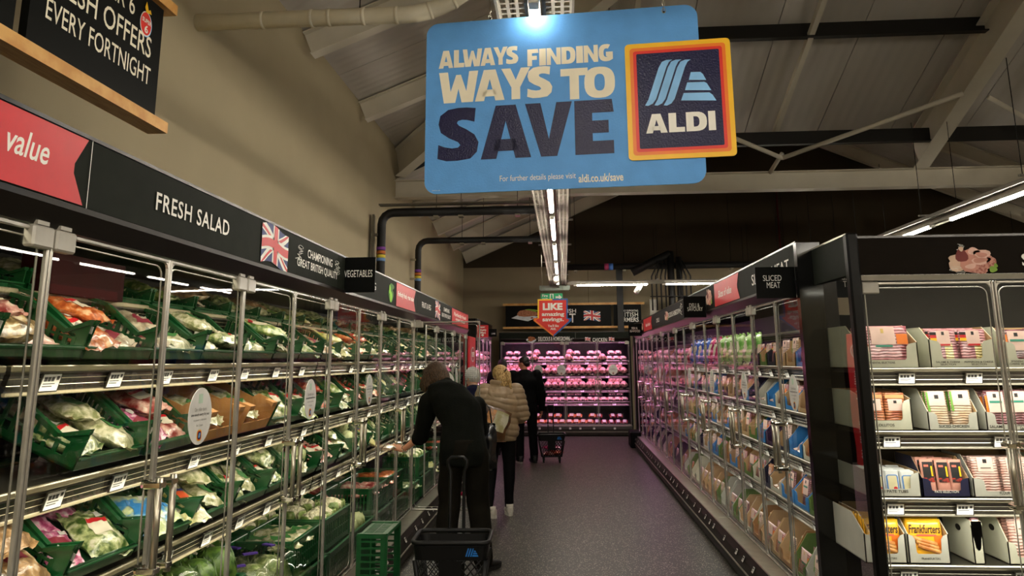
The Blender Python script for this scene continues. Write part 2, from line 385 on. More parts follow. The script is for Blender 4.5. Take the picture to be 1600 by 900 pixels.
# ------------------------------------------------------------------ the shell
XL, YB, XR, YF = -2.4, 17.75, 12.4, -3.5
def floor_mat():
    m = bpy.data.materials.new('speckled_vinyl'); m.use_nodes = True; nt = m.node_tree; b = nt.nodes['Principled BSDF']
    tc = nt.nodes.new('ShaderNodeTexCoord')
    v = nt.nodes.new('ShaderNodeTexVoronoi'); v.inputs['Scale'].default_value = 75
    n = nt.nodes.new('ShaderNodeTexNoise'); n.inputs['Scale'].default_value = 1.3; n.inputs['Detail'].default_value = 4
    nt.links.new(tc.outputs['Object'], v.inputs['Vector']); nt.links.new(tc.outputs['Object'], n.inputs['Vector'])
    r = nt.nodes.new('ShaderNodeValToRGB'); e = r.color_ramp.elements; e[0].position = 0.2; e[0].color = (1, 1, 1, 1); e[1].position = 0.36; e[1].color = (0, 0, 0, 1)
    nt.links.new(v.outputs['Distance'], r.inputs[0])
    th = nt.nodes.new('ShaderNodeMath'); th.operation = 'GREATER_THAN'; th.inputs[1].default_value = 0.5
    nt.links.new(v.outputs['Color'], th.inputs[0])
    mu = nt.nodes.new('ShaderNodeMath'); mu.operation = 'MULTIPLY'; nt.links.new(r.outputs[0], mu.inputs[0]); nt.links.new(th.outputs[0], mu.inputs[1])
    base = nt.nodes.new('ShaderNodeValToRGB'); e = base.color_ramp.elements; e[0].position = .35; e[0].color = lin('2b2822'); e[1].position = .7; e[1].color = lin('36322a')
    nt.links.new(n.outputs['Fac'], base.inputs[0])
    mx = nt.nodes.new('ShaderNodeMixRGB'); mx.inputs[2].default_value = lin('c9c2ae')
    nt.links.new(mu.outputs[0], mx.inputs[0]); nt.links.new(base.outputs[0], mx.inputs[1]); nt.links.new(mx.outputs[0], b.inputs['Base Color'])
    b.inputs['Roughness'].default_value = 0.38; b.inputs['Specular IOR Level'].default_value = .35
    return m
struct('floor', MB().box(XL-.2, XR+.2, YF-.2, YB+.2, -0.1, 0), floor_mat())
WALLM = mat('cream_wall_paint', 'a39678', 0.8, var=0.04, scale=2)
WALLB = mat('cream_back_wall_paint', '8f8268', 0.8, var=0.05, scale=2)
struct('wall_left', MB().box(XL-.15, XL, YF, YB, 0, 4.72), WALLM)
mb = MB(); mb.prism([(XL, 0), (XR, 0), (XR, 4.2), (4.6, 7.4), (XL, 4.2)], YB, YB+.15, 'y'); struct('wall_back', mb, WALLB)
struct('wall_right', MB().box(XR, XR+.15, YF, YB, 0, 4.72), WALLM)
struct('wall_front', MB().box(XL, XR, YF-.15, YF, 0, 7.8), WALLM)
mb = MB(); mb.prism([(XL, 3.85), (XR, 3.85), (XR, 4.2), (4.6, 7.4), (XL, 4.2)], YB-.02, YB-.001, 'y'); struct('wall_back_gable', mb, mat('shaded_gable_brown', '3a2f1c', .8, var=.05, scale=2))  # gable brown, darkened to stand for the light falling off above the trays
# wall panel joints in the back wall
mb = MB()
for x in (0.6, 2.9, 5.2): mb.box(x, x+.01, YB-.004, YB, 2.5, 6.3)
struct('trim_1', mb, mat('wall_joint', '55492f', .8))

# roof: hipped over the near hall, a gable behind the eaves beam; every cladding panel is a piece of its own
def roof_mat(name, along):
    m = bpy.data.materials.new(name); m.use_nodes = True; nt = m.node_tree; b = nt.nodes['Principled BSDF']
    tc = nt.nodes.new('ShaderNodeTexCoord'); wv = nt.nodes.new('ShaderNodeTexWave'); wv.wave_type = 'BANDS'; wv.bands_direction = along
    wv.inputs['Scale'].default_value = 2.3; nt.links.new(tc.outputs['Object'], wv.inputs['Vector'])
    bp = nt.nodes.new('ShaderNodeBump'); bp.inputs['Strength'].default_value = 0.4; bp.inputs['Distance'].default_value = 0.012
    nt.links.new(wv.outputs['Fac'], bp.inputs['Height']); nt.links.new(bp.outputs[0], b.inputs['Normal'])
    n = nt.nodes.new('ShaderNodeTexNoise'); n.inputs['Scale'].default_value = .8; nt.links.new(tc.outputs['Object'], n.inputs['Vector'])
    r = nt.nodes.new('ShaderNodeValToRGB'); e = r.color_ramp.elements; e[0].color = lin('bfb9b0'); e[1].color = lin('ccc6be'); nt.links.new(n.outputs['Fac'], r.inputs[0])
    nt.links.new(r.outputs[0], b.inputs['Base Color']); b.inputs['Roughness'].default_value = 0.55
    return m
RY, RX = roof_mat('ribbed_panel_side', 'Y'), roof_mat('ribbed_panel_end', 'X')
ceil = link('ceiling', None, kind='structure')
SL, ZE, YE, RIDGE = 0.4, 4.72, 10.35, 7.4
def panel(pts, m):
    mb = MB(); n = len(pts); up_ = Vector((0, 0, .06))
    mb.add([Vector(p) for p in pts]+[Vector(p)+up_ for p in pts], [tuple(range(n)), tuple(range(n, 2*n))[::-1]]+[(i, n+i, n+(i+1) % n, (i+1) % n) for i in range(n)])
    mb.build('roof_panel', m, ceil)
g = 0.006
y = YF
while y < YE-0.05:                                     # side slopes, one-metre panels
    y1 = min(y+1.0, YE)
    t0, t1 = min(RIDGE, YE-(y+g)), min(RIDGE, YE-(y1-g))
    for s_, x0 in ((1, XL), (-1, XR)):
        pts = [(x0, y+g, ZE), (x0+s_*t0, y+g, ZE+SL*t0), (x0+s_*t1, y1-g, ZE+SL*t1), (x0, y1-g, ZE)]
        if t1 < 0.05: pts = pts[:2]+pts[3:]
        panel(pts if s_ > 0 else pts[::-1], RY)
    y = y1
x = XL
while x < XR-0.05:                                     # end slope
    x1 = min(x+1.0, XR); f_ = lambda X: min(X-XL, XR-X, RIDGE)
    ts = [(x+g, f_(x+g)), (x1-g, f_(x1-g))]
    pts = [(x+g, YE, ZE), (x1-g, YE, ZE), (x1-g, YE-ts[1][1], ZE+SL*ts[1][1])]
    if x < 5 < x1: pts.append((5.0, YE-RIDGE, ZE+SL*RIDGE))
    pts.append((x+g, YE-ts[0][1], ZE+SL*ts[0][1]))
    panel(pts, RX); x = x1
y = YE
while y < YB-0.05:                                     # gable behind
    y1 = min(y+1.0, YB)
    for s_, x0 in ((1, XL), (-1, XR)):
        xm = 5.0
        pts = [(x0, y+g, 4.2), (xm, y+g, 7.4), (xm, y1-g, 7.4), (x0, y1-g, 4.2)]
        panel(pts if s_ > 0 else pts[::-1], RY)
    y = y1
STEELW = mat('cream_painted_steel', 'd6cfbe', 0.6, var=0.05, scale=3)
def ibeam(a, b, w_, h_, m=STEELW, tf=0.012, label=None, name='rafter', group=None):
    """I section hanging below the line a-b"""
    a, b = Vector(a), Vector(b); d = (b-a); L = d.length; d.normalize(); side = d.cross(Vector((0, 0, 1))).normalized(); upv = side.cross(d)
    M_ = Matrix(((d.x, side.x, upv.x, a.x), (d.y, side.y, upv.y, a.y), (d.z, side.z, upv.z, a.z), (0, 0, 0, 1)))
    mb = MB(); mb.box(0, L, -w_/2, w_/2, -h_, -h_+tf); mb.box(0, L, -w_/2, w_/2, -tf, 0); mb.box(0, L, -.005, .005, -h_+tf, -tf)
    o = mb.build(name, m, None, label=label, cat='beam', group=group); o.matrix_basis = M_; return o
ix = 0
for y_, lab in ((0.4, 'cream steel rafter above the camera'), (2.5, 'cream rafter behind the white duct bend'), (4.6, 'cream rafter over the white duct'), (6.42, 'cream rafter on the pale wall just past the duct'), (8.35, 'short cream rafter left of the blue hanging sign')):
    t = min(RIDGE, YE-y_); ibeam((XL, y_, ZE-.02), (XL+t, y_, ZE-.02+SL*t), .13, .24, label=lab)
ibeam((XL, YE, ZE-.05), (XL+RIDGE, YE-RIDGE, ZE-.05+SL*RIDGE), .16, .42, label='steep cream hip rafter rising behind the sign edge')
for x_, lab in ((4.93, 'broad cream rafter sloping down to the eaves beam, nearest on the right'), (9.4, 'cream rafter at the far right of the end slope')):
    t = min(x_-XL, XR-x_, RIDGE); ibeam((x_, YE, ZE-.1), (x_, YE-t, ZE-.1+SL*t), .2, .46, label=lab)
for x_, lab in ((2.95, 'thin cream rib below the ribbed roof panels'), (0.9, 'thin cream rib hidden behind the blue sign'),):
    t = x_-XL; mb = MB(); mb.box(-.03, .03, 0, math.hypot(t, t*SL), -.08, 0)
    o = mb.build('roof_rib', STEELW, None, label=lab, cat='beam'); o.matrix_basis = T((x_, YE-.2, ZE-.05)) @ R(PI) @ R(math.atan(SL), 'X')
ibeam((XL, YE, 4.22), (XR, YE, 4.22), .18, .26, label='long cream eaves beam across the hall', name='eaves_beam')
def zbeam(y_, z_, lab):
    x0 = -.3 if y_ < 9 else -1.55; mb = MB(); mb.box(x0, 5.05, -.012, .0, -.2, 0); mb.box(x0, 5.05, -.09, 0, -.2, -.185); mb.box(x0, 5.05, 0, .08, -.015, 0)
    mb.box(5.05, 9.4 if y_ > 9 else 5.06, -.012, 0, -.2, 0)
    o = mb.build('purlin', mat('black_steel', '12100d', .5, .2), None, label=lab, cat='beam'); o.matrix_basis = T((0, y_, z_))
zbeam(8.35, 5.52, 'black steel purlin high on the roof slope'); zbeam(9.85, 4.66, 'black steel purlin just above the eaves beam')
def bar(name, a, b, r, m, lab, cat, n=6): return MB().tube([a, b], r, n).build(name, m, None, label=lab, cat=cat)
nd = at(1222, 247, 1, 9.75)
bar('roof_brace', at(1505, 146, 1, 8.7), nd, .03, STEELW, 'thin cream brace from the broad rafter to a node', 'brace')
bar('roof_brace', at(1150, 217, 1, 9.3), nd, .03, STEELW, 'short cream brace running behind the blue sign', 'brace')
bar('roof_brace', at(1545, 152, 1, 8.9), at(1640, 205, 1, 9.6), .03, STEELW, 'cream brace beyond the broad rafter', 'brace')
bar('roof_brace', at(1222, 240, 1, 9.75), at(1203, 270, 1, 10.1), .03, STEELW, 'stub of cream strut reaching down to the eaves beam', 'brace')
for k, (y_, lab) in enumerate(((11.6, 'cream gable rafter just behind the eaves beam'), (13.4, 'cream gable rafter over the chilled aisle'), (15.3, 'cream gable rafter over the far cabinets'), (17.4, 'cream gable rafter against the back wall'))):
    ibeam((XL, y_, 4.18), (5.0, y_, 7.38), .12, .28, label=lab+', left side'); ibeam((XR, y_, 4.18), (5.0, y_, 7.38), .12, .28, label=lab+', right side')

# ------------------------------------------------------------------ ducts and pipes
DUCT = mat('white_painted_duct', 'd9cfb4', 0.5, var=0.04)
duct = thing('ventilation_duct', 'round off-white duct leaving the pale wall and bending upward', 'duct')
p0 = at(262, 34, 1, 4.45); z0 = at(300, 36, 1, 4.45).z
pts = [(XL, 4.45, z0)]+[(-1.0, 4.45, z0)]
for k in range(1, 8):
    a = k/7*math.radians(52); pts.append((-1.0+0.62*math.sin(a), 4.45, z0+0.62*(1-math.cos(a))))
e_ = Vector(pts[-1]); pts.append(tuple(e_+Vector((math.cos(.9), 0, math.sin(.9)))*1.3))
MB().tube(pts, .055, 20).build('duct_pipe', DUCT, duct)
for k, x_ in enumerate((-1.95, -1.62, -1.5, -1.27, -1.05)):
    MB().tube([(x_-.012, 4.45, z0), (x_+.012, 4.45, z0)], .0585, 20).build('duct_collar', DUCT, duct)
for q in (3, 5): MB().tube([Vector(pts[q])*1.0, Vector(pts[q])+(Vector(pts[q+1])-Vector(pts[q])).normalized()*.02], .0585, 20).build('duct_collar', DUCT, duct)
MB().tube([(-1.3, 4.45, z0+.06), (-1.3, 4.45, 5.1)], .004, 6).build('hanger_rod', BLACK, duct)
BPIPE = mat('black_pipe_lagging', '100f0d', 0.6)
def pipe_run(y_, zt, x1, r, lab, x0=-2.28):
    t_ = thing('lagged_pipe', lab, 'pipe')
    pts = [(x0, y_, .0), (x0, y_, zt-.15)]+[(x0+.15-.15*math.cos(a), y_, zt-.15+.15*math.sin(a)) for a in (.4, .8, 1.2)]+[(x0+.15, y_, zt), (x1, y_, zt)]
    MB().tube(pts, r, 10).build('pipe_run', BPIPE, t_)
    for zz in (2.9, 3.2): MB().box(x0-.12, x0+.02, y_-.04, y_+.04, zz, zz+.03).build('pipe_clamp', STEEL, t_)
    for xx in (x0+.7, (x0+x1)/2, x1-.3):
        MB().tube([(xx, y_, zt+r), (xx, y_, 5.0 if xx < 0 else 5.2)], .004, 5).build('hanger_rod', BLACK, t_)
        MB().box(xx-.03, xx+.03, y_-.06, y_+.06, zt-r-.02, zt-r).build('pipe_clamp', STEEL, t_)
    for j, (z_, c_) in enumerate(((3.04, '7a3c9a'), (2.99, 'c06a2a'), (2.94, 'd8c63a'), (2.9, '6a8fc0'))):
        MB().tube([(x0, y_, z_-.02), (x0, y_, z_+.02)], r+.003, 10).build('pipe_band', mat('band'+str(j), c_, .6), t_)
pipe_run(9.1, 3.5, -.25, .055, 'black lagged pipe climbing the pale wall, nearer of two')
pipe_run(11.5, 3.52, -.2, .05, 'black lagged pipe climbing the pale wall, farther of two')
tt = thing('cable_tray_riser', 'grey perforated cable riser beside the nearer black pipe', 'cable tray')
mb = MB(); mb.box(-2.36, -2.345, 8.93, 9.03, 2.0, 3.45); mb.box(-2.36, -2.33, 8.925, 8.935, 2.0, 3.45)
mb.build('tray_channel', mat('galvanised', '6b665a', .5, .5), tt); MB().box(-2.3, -.3, 9.0, 9.1, 3.58, 3.6).build('tray_run', mat('galvanised', '6b665a', .5, .5), tt)
pb = thing('lagged_pipe', 'long black pipe across the dark back wall with hangers', 'pipe')
zb = at(1000, 416, 1, 16.9).z
MB().tube([(-.1, 16.9, zb), (5.6, 16.9, zb)], .075, 10).build('pipe_run', BPIPE, pb)
for xx in (.3, 1.4, 2.6, 3.8, 5.0):
    MB().tube([(xx, 16.9, zb), (xx, 16.9, 5.6)], .005, 5).build('hanger_rod', BLACK, pb); MB().box(xx-.03, xx+.03, 16.8, 17.0, zb-.11, zb-.08).build('pipe_clamp', STEEL, pb)
for j, c_ in enumerate(('b03a6a', '4a78c8')): MB().tube([(.95+.1*j, 16.9, zb), (1.05+.1*j, 16.9, zb)], .078, 10).build('pipe_band', mat('bandb'+str(j), c_, .6), pb)
rs_ = thing('pipe_riser', 'black pipe riser with cage dropping behind the right cabinets', 'pipe')
P1, P2 = at(1047, 400, 1, 16.7), at(1058, 400, 1, 16.7)
MB().tube([(P1.x, 16.7, 1.9), (P1.x, 16.7, P1.z+.1)], .08, 10).build('pipe_run', BPIPE, rs_)
MB().tube([(P2.x+.03, 16.7, 1.9), (P2.x+.03, 16.7, P2.z-.02)], .07, 10).build('pipe_run', BPIPE, rs_)
MB().tube([(P1.x, 16.7, P1.z+.05), (P1.x-.35, 16.75, P1.z-.1), (P1.x-.85, 16.8, P1.z-.35)], .09, 8).build('pipe_elbow', BPIPE, rs_)
for xx in (-.45, -.35, -.25, -.15, .2, .3, .4):
    MB().tube([(P1.x+xx, 16.55, 2.7), (P1.x+xx, 16.55, 3.45), (P1.x+xx*.6, 16.6, 3.8)], .018, 6).build('cable', BPIPE, rs_)
for zz in (3.0, 3.3): MB().tube([(P1.x-.5, 16.5, zz), (P1.x+.5, 16.5, zz)], .012, 6).build('cage_bar', BPIPE, rs_)
GALV = mat('galvanised_light', '9a968c', .4, .5)
for j, xx in enumerate((-.42, .25)):
    mb = MB(); mb.box(P1.x+xx, P1.x+xx+.14, 17.3, 17.32, 1.9, 3.0); mb.box(P1.x+xx-.01, P1.x+xx+.005, 17.25, 17.32, 1.9, 3.0); mb.box(P1.x+xx+.135, P1.x+xx+.15, 17.25, 17.32, 1.9, 3.0)
    mb.build('cable_ladder', GALV, rs_)
mb = MB(); v_ = at(968, 450, 1, 17.2); mb.box(v_.x-.07, v_.x+.07, 17.1, 17.2, 2.0, zb); mb.build('lagged_pipe', BPIPE, None, label='black vertical duct dropping behind the farmers board', cat='pipe')
r_ = at(1215, 330, 1, 17.65); bar('sprinkler_pipe', (r_.x, 17.65, 5.8), (r_.x, 17.65, 0), .02, mat('dull_red_pipe', '5a1610', .5), 'thin dull red pipe down the dark back wall', 'pipe')

# ------------------------------------------------------------------ light trays
TRAYM = mat('perforated_tray', '8b857a', .45, .4)
EM = mat('lamp_white', 'fff6e6', .5, emit=TUBE_E, var=0.0)
ZT = 3.18
def perf_tray(L, w_):
    mb = MB(); nx = int(L/.05); ny = 4
    mb.box(0, L, -w_/2, -w_/2+.012, 0, .035); mb.box(0, L, w_/2-.012, w_/2, 0, .035)
    ys = [-w_/2+.012+(w_/2-.052)*k/3 for k in range(4)]
    for s_ in (-1, 1):
        for k in range(4):
            y_ = s_*abs(ys[k]); mb.box(0, L, y_-.008, y_+.008, .03, .034)
        for i in range(nx+1): mb.box(L*i/nx-.007, L*i/nx+.007, min(s_*.04, s_*w_/2), max(s_*.04, s_*w_/2), .0305, .0335)
    mb.box(0, L, -.026, .026, -.03, .033)
    return mb
TR = {}
def light_tray(o, ang, L, n, lab, skip=(), gap=None, w_=.35, power=0, xs=None):
    t_ = thing('light_tray', lab, 'light tray', T(o) @ R(ang))
    perf_tray(L, w_).build('perforated_tray', TRAYM, t_)
    step = L/n
    if 'tube' not in TR:
        TR['tube'] = MB().prism(rrect(-.018, .018, -.028, .0, .008, 3), 0, 1.42, 'x').mesh('tube_lamp', EM)
        TR['cap'] = MB().box(-.07, .0, -.022, .022, -.03, .0, ch=.004).mesh('lamp_cap', WHITE)
        TR['bar'] = MB().box(-.015, .015, -.23, .23, .036, .055).mesh('cross_bar', GALV)
        TR['rod'] = MB().tube([(0, 0, 0), (0, 0, 1.1)], .004, 5).mesh('hanger_wire', BLACK)
    for i in range(n):
        x_ = i*step+(step-1.42)/2 if xs is None or i >= len(xs) else xs[i]
        link('cross_bar', TR['bar'], t_, T((i*step, 0, 0)))
        link('hanger_wire', TR['rod'], t_, T((i*step, -.2, .05))); link('hanger_wire', TR['rod'], t_, T((i*step, .2, .05)))
        if i in skip: continue
        link('tube_lamp', TR['tube'], t_, T((x_, 0, -.03))); link('lamp_cap', TR['cap'], t_, T((x_, 0, -.03)))
    return t_
light_tray((-.1, -.95, ZT), PI/2, 16.75, 9, 'perforated light tray hanging over the middle of the aisle', xs=(.1, 1.6, 3.89, 5.55, 6.95, 8.73, 10.6, 12.45, 14.3))
light_tray((4.28, -.9, ZT), PI/2, 17, 9, 'perforated light tray hanging over the next aisle')
light_tray((8.6, -.9, ZT), PI/2, 17, 9, 'perforated light tray farthest from the pale wall')
light_tray((-2.0, -1.3, ZT), 0, 12, 7, 'added unseen light tray crossing the hall behind the camera')  # unseen tray, added to brighten the hanging sign from the front
light_tray((-2.0, -2.6, ZT), 0, 12, 7, 'second added unseen light tray crossing the hall behind the camera')  # another unseen tray added for the same front light
light_tray((.1, 15.15, ZT), 0, 5.4, 3, 'light tray crossing in front of the back wall', w_=.3)
# ------------------------------------------------------------------ refrigerated cabinets
# local frame: x along the front, y into the cabinet, z up
DP = .68
CM = {}
def cab_meshes():
    H0, H1 = .22, 2.04
    CM['pane'] = MB().add([(.012, 0, H0+.012), (DP-.012, 0, H0+.012), (DP-.012, 0, H1-.012), (.012, 0, H1-.012)], [(0, 1, 2, 3)]).mesh('pane', GLASS)
    mb = MB()
    mb.box(.002, .014, -.008, .008, H0, H1, ch=.003); mb.box(DP-.014, DP-.002, -.008, .008, H0, H1, ch=.003)
    mb.box(.014, DP-.014, -.007, .007, H1-.014, H1, ch=.003); mb.box(.014, DP-.014, -.007, .007, H0, H0+.014, ch=.003)
    for x, s_ in ((.014, 1), (DP-.014, -1)):
        for z, q in ((H0+.014, 1), (H1-.014, -1)):
            mb.prism([(x, z), (x+s_*.022, z), (x+s_*.008, z+q*.008), (x, z+q*.022)], -.005, .005, 'y')
    CM['frame'] = mb.mesh('door', TRIMG)
    mb = MB(); r = .0035
    pts = [(x, .012, z) for x, z in rrect(.03, DP-.03, H0+.03, H1-.03, .04, 4)]
    mb.tube(pts, r, 4, closed=True); CM['gasket'] = mb.mesh('gasket', TRIMG)
    mb = MB(); mb.tube([(0, -.055, .9), (0, -.055, 1.24)], .0125, 10); CM['handle'] = mb.mesh('handle', STEEL)
    mb = MB(); z = 0; mb.box(-.014, .03, -.068, .0, z-.012, z+.012, ch=.004); mb.prism([(.02+.018*math.cos(a), .018*math.sin(a)) for a in [2*PI*i/10 for i in range(10)]], -.012, .016, 'y')
    CM['hbr'] = mb.mesh('handle_bracket', CHROME)
    mb = MB(); mb.box(-.045, .045, -.022, .014, -.032, .032, ch=.006); mb.box(-.03, .02, -.018, .01, .034, .046); CM['hinge'] = mb.mesh('hinge_cover', mat('hinge_plastic', '9f9a8d', .35, coat=.4))
    mb = MB(); mb.prism([(.1*math.cos(2*PI*i/28), .115*math.sin(2*PI*i/28)) for i in range(28)], -.004, -.002, 'y'); CM['sticker'] = mb.mesh('round_sticker', mat('sticker_white', 'dcdad3', .5))
    mb = MB(); mb.box(-.045, .045, -.005, 0, -.03, .03, 2); mb.box(-.04, .04, -.006, -.004, -.026, .026)
    for q_ in ((-.034, -.02, .004, .018), (-.017, -.004, .004, .018), (-.001, .012, .004, .018), (-.034, .02, -.005, -.002), (-.034, .01, -.013, -.010), (.022, .034, .008, .02)): mb.box(q_[0], q_[1], -.0066, -.006, q_[2], q_[3], 1)
    CM['ticket'] = mb.mesh('price_ticket', [PRICE, PRINTK, RAILD])
cab_meshes()
STK = {}
def sticker(parent, x, z):
    s_ = link('round_sticker', CM['sticker'], parent, T((x, -.004, z)))
    fM = Matrix(((1, 0, 0, 0), (0, 0, -1, -.0045), (0, 1, 0, 0), (0, 0, 0, 1)))
    if not STK:
        for i, (b_, bx, bd) in enumerate((('Our chiller doors', (-.05, .05, .02, .035), 0), ('save enough energy for your', (-.078, .078, -.002, .013), .02), ('to power a television', (-.055, .055, -.022, -.01), 0), ('for 2 years', (-.028, .028, -.044, -.032), 0))):
            STK[i] = text_mesh(b_, bx, PRINTG if i != 1 else PRINTK, bd, lift=.0)
        mb = MB()
        for i in range(3): mb.prism(rrect(-.022+i*.012, -.014+i*.012, .052, .09, .002, 2), .0, .0005, 'z')
        STK['g'] = mb.mesh('green_symbol', mat('pale_green_print', 'b9d8bd', .6))
        mb = MB(); mb.prism(rrect(-.02, .02, -.1, -.055, .014, 4), 0, .0004, 'z', 0); mb.prism(rrect(-.016, .016, -.096, -.059, .012, 4), .0005, .0008, 'z', 1); mb.prism(rrect(-.013, .013, -.093, -.062, .01, 4), .0009, .0012, 'z', 2)
        for i in range(3): mb.prism([(-.009+i*.005, -.086), (-.006+i*.005, -.086), (-.001+i*.005, -.068), (-.004+i*.005, -.068)], .0013, .0016, 'z', 3)
        STK['l'] = mb.mesh('small_emblem', [YEL, REDP, NAVY, LBLU])
    for k, me in STK.items(): link('lettering' if isinstance(k, int) else me.name.split('.')[0], me, s_, fM)

def shelf_mesh(W, d, z, y0, thick=.022, nosing=CREAMR, rail_h=.075):
    mb = MB(); mb.box(.01, W-.01, y0, d, z-thick, z, 0)
    mb.box(.01, W-.01, y0-.004, y0+.018, z-.016, z+.004, 1, ch=.004)       # bright nosing
    mb.prism([(y0, z-.02), (y0+.02, z-.02), (y0+.035, z-rail_h), (y0+.018, z-rail_h)], .012, W-.012, 'x', 2)
    mb.box(.012, W-.012, y0+.008, y0+.026, z-rail_h-.012, z-rail_h, 1, ch=.003)
    for zz in (.035, .055): mb.box(.012, W-.012, y0+.0005+(zz-.02)*.3, y0+.008+(zz-.02)*.3, z-zz-.002, z-zz, 1)
    return mb
def cabinet(name, label, M, W, shelves, group, light='white', open_door=None, fascia=FASC, ends=(False, False), stickers=(), nosing=CREAMR, depth=.86, hinge0=True, tickets=True, top=2.345, power=None, seed=0, kerb_tags=True, shelf_y=.1, door_y=0.02, fz=2.125):
    rnd = random.Random(seed); c = thing(name, label, 'refrigerator', M, group)
    n = round(W/DP); dp = W/n
    mb = MB(); mb.prism([(-.15, 0.02), (-.15, .06), (-.13, .16), (-.1, .205), (depth, .205), (depth, 0.0), (-.08, 0.0), (-.1, .02)], 0, W, 'x')
    k = mb.build('kerb', KERB, c)
    mb = MB(); mb.box(0, W, -.105, .02, .205, .218, ch=.004); mb.box(0, W, -.156, -.146, .09, .1); mb.build('kerb_rail', STEEL, c)
    if kerb_tags:
        i = 0; x = .12
        while x < W-.06:
            link('price_ticket', CM['ticket'], c, T((x, -.132, .165)) @ R(-.45, 'X') @ Matrix.Diagonal((.55, 1, .8, 1))); x += rnd.choice((.22, .3, .45))
    MB().box(0, W, depth-.04, depth, .205, 2.12).build('back_panel', DARK, c)
    MB().box(0, W, .0, depth, 2.10, 2.14).build('canopy', BLACK, c)
    mb = MB(); mb.box(0, W, -.012, .0, fz, top, ch=.002); mb.build('fascia', fascia, c)
    mb = MB(); mb.box(0, W, -.016, -.004, top, top+.012); mb.box(0, W, -.02, .0, fz-.02, fz-.002, 0); mb.prism([(-.02, fz-.02), (.0, fz-.02), (.03, 2.045), (.015, 2.045)], 0, W, 'x'); mb.build('fascia_trim', mat('bronze_black_trim', '1d1812', .3, .5, coat=.3), c)
    for e, on in enumerate(ends):
        if on: MB().box(-.03 if e == 0 else W, 0 if e == 0 else W+.03, -.0, depth, 0, top+.01).build('end_panel', BLACK, c)
    # bumper posts of the kerb below each door joint
    for zi, (z, d) in enumerate(shelves):
        y0 = shelf_y if d > .4 else shelf_y+.28
        s_ = shelf_mesh(W, y0+d, z, y0, nosing=nosing).build('shelf', [mat('shelf_steel', '4a463c', .4, .5), nosing, RAILD], c)
        if tickets and d > .3:
            x = rnd.uniform(.1, .3)
            while x < W-.06:
                t_ = link('price_ticket', CM['ticket'], s_, T((x, y0-.001, z-.048)) @ R(.28, 'X')); x += rnd.choice((.34, .41, .55))
    # lamp under the canopy
    col = {'white': (1, .9, .72), 'pink': (1, .38, .86), 'cool': (1, .95, .84)}[light]
    e_ = mat('strip_'+light, {'white': 'fff0d0', 'pink': 'ff9ae0', 'cool': 'fff6e4'}[light], .5, emit={'white': 5, 'pink': 4, 'cool': 6}[light], var=0)
    MB().box(.04, W-.04, .05, .07, 2.075, 2.098, ch=.004).build('lamp_strip', e_, c)
    pw = power if power is not None else {'white': CASE_W, 'cool': CASE_W, 'pink': PINK_W}[light]
    l = bpy.data.lights.new('cabinet_light', 'AREA'); l.shape = 'RECTANGLE'; l.size = W-.1; l.size_y = .04; l.energy = pw*W/2.72*(1 if light == 'pink' else .55); l.color = col
    lo = bpy.data.objects.new('cabinet_light', l); COL.objects.link(lo); lo.matrix_world = M @ T((W/2, .075, 2.07)) @ R(math.radians(12), 'X')
    if True:
        for z, d in shelves:
            if d < .3: continue
            l2 = bpy.data.lights.new('shelf_light', 'AREA'); l2.shape = 'RECTANGLE'; l2.size = W-.1; l2.size_y = .03; l2.energy = pw*W/2.72*(.3 if light == 'pink' else .42); l2.color = col
            lo = bpy.data.objects.new('shelf_light', l2); COL.objects.link(lo); lo.matrix_world = M @ T((W/2, .045, z-.06)) @ R(math.radians(30), 'X')
    # doors: hinges at even joints, handles meeting at odd joints
    for i in range(n):
        left_hinge = (i % 2 == 0) == hinge0
        hx = i*dp if left_hinge else (i+1)*dp
        B = T((0, door_y, 0))
        if open_door == i: DM = B @ T((hx, 0, 0)) @ R(-PI/2 if left_hinge else PI/2) @ T((-hx, 0, 0)) @ T((i*dp, 0, 0))
        else: DM = B @ T((i*dp, 0, 0))
        S = Matrix.Diagonal((dp/DP, 1, 1, 1))
        d_ = link('door', CM['frame'], c, DM @ S)
        link('pane', CM['pane'], d_); link('gasket', CM['gasket'], d_)
        h_x = DP-.05 if left_hinge else .05
        link('handle', CM['handle'], d_, T((h_x, 0, 0))); [link('handle_bracket', CM['hbr'], d_, T((h_x, 0, zz)) @ (Matrix() if left_hinge else Matrix.Diagonal((-1, 1, 1, 1)))) for zz in (.925, 1.215)]
        link('hinge_cover', CM['hinge'], d_, T((.05 if left_hinge else DP-.05, 0, 2.01)))
        if i in stickers: sticker(d_, .32, 1.43)
    return c

def ML(y): return T((-1.5, y, 0)) @ R(PI/2)                # left row, local x = world y
def MR(y): return T((1.45, y, 0)) @ R(-PI/2)               # right row, local x = -world y
LSH = [(1.64, .55), (1.28, .62), (.93, .68), (1.9, .25)]
LG = 'produce cabinets along the pale wall'
lab_l = ['glass door produce cabinet nearest the camera, under the red value panel', 'glass door cabinet under the fresh salad lettering', 'glass door produce cabinet with one door standing open behind the vegetables sign',
         'glass door cabinet beyond the open door, under fruit and veg lettering', 'two door cabinet closing the produce row beside the red post']
Y0 = [-.65, 2.07, 4.79, 7.51, 10.23]
for i, y in enumerate(Y0):
    W = 2.72 if i < 4 else 1.36
    cabinet('chilled_cabinet', lab_l[i], ML(y), W, LSH, LG, light='white' if i < 3 else 'cool', open_door=None if i != 3 else 0, ends=(False, i == 4), stickers={1: (1, 3), 2: (1,), 3: (0,), 0: ()}.get(i, (0,)), seed=i, hinge0=(i != 99))
RG = 'deli cabinets opposite the produce'
RSH = [(1.59, .5), (1.29, .55), (.99, .6), (.66, .62), (1.86, .2)]
lab_r = ['nearest deli cabinet beneath the sliced meat sign', 'deli cabinet beneath the red slices of value panel', 'deli cabinet beneath the brown homegrown fascia', 'farthest deli cabinet, lit pink, meeting the chicken cabinet']
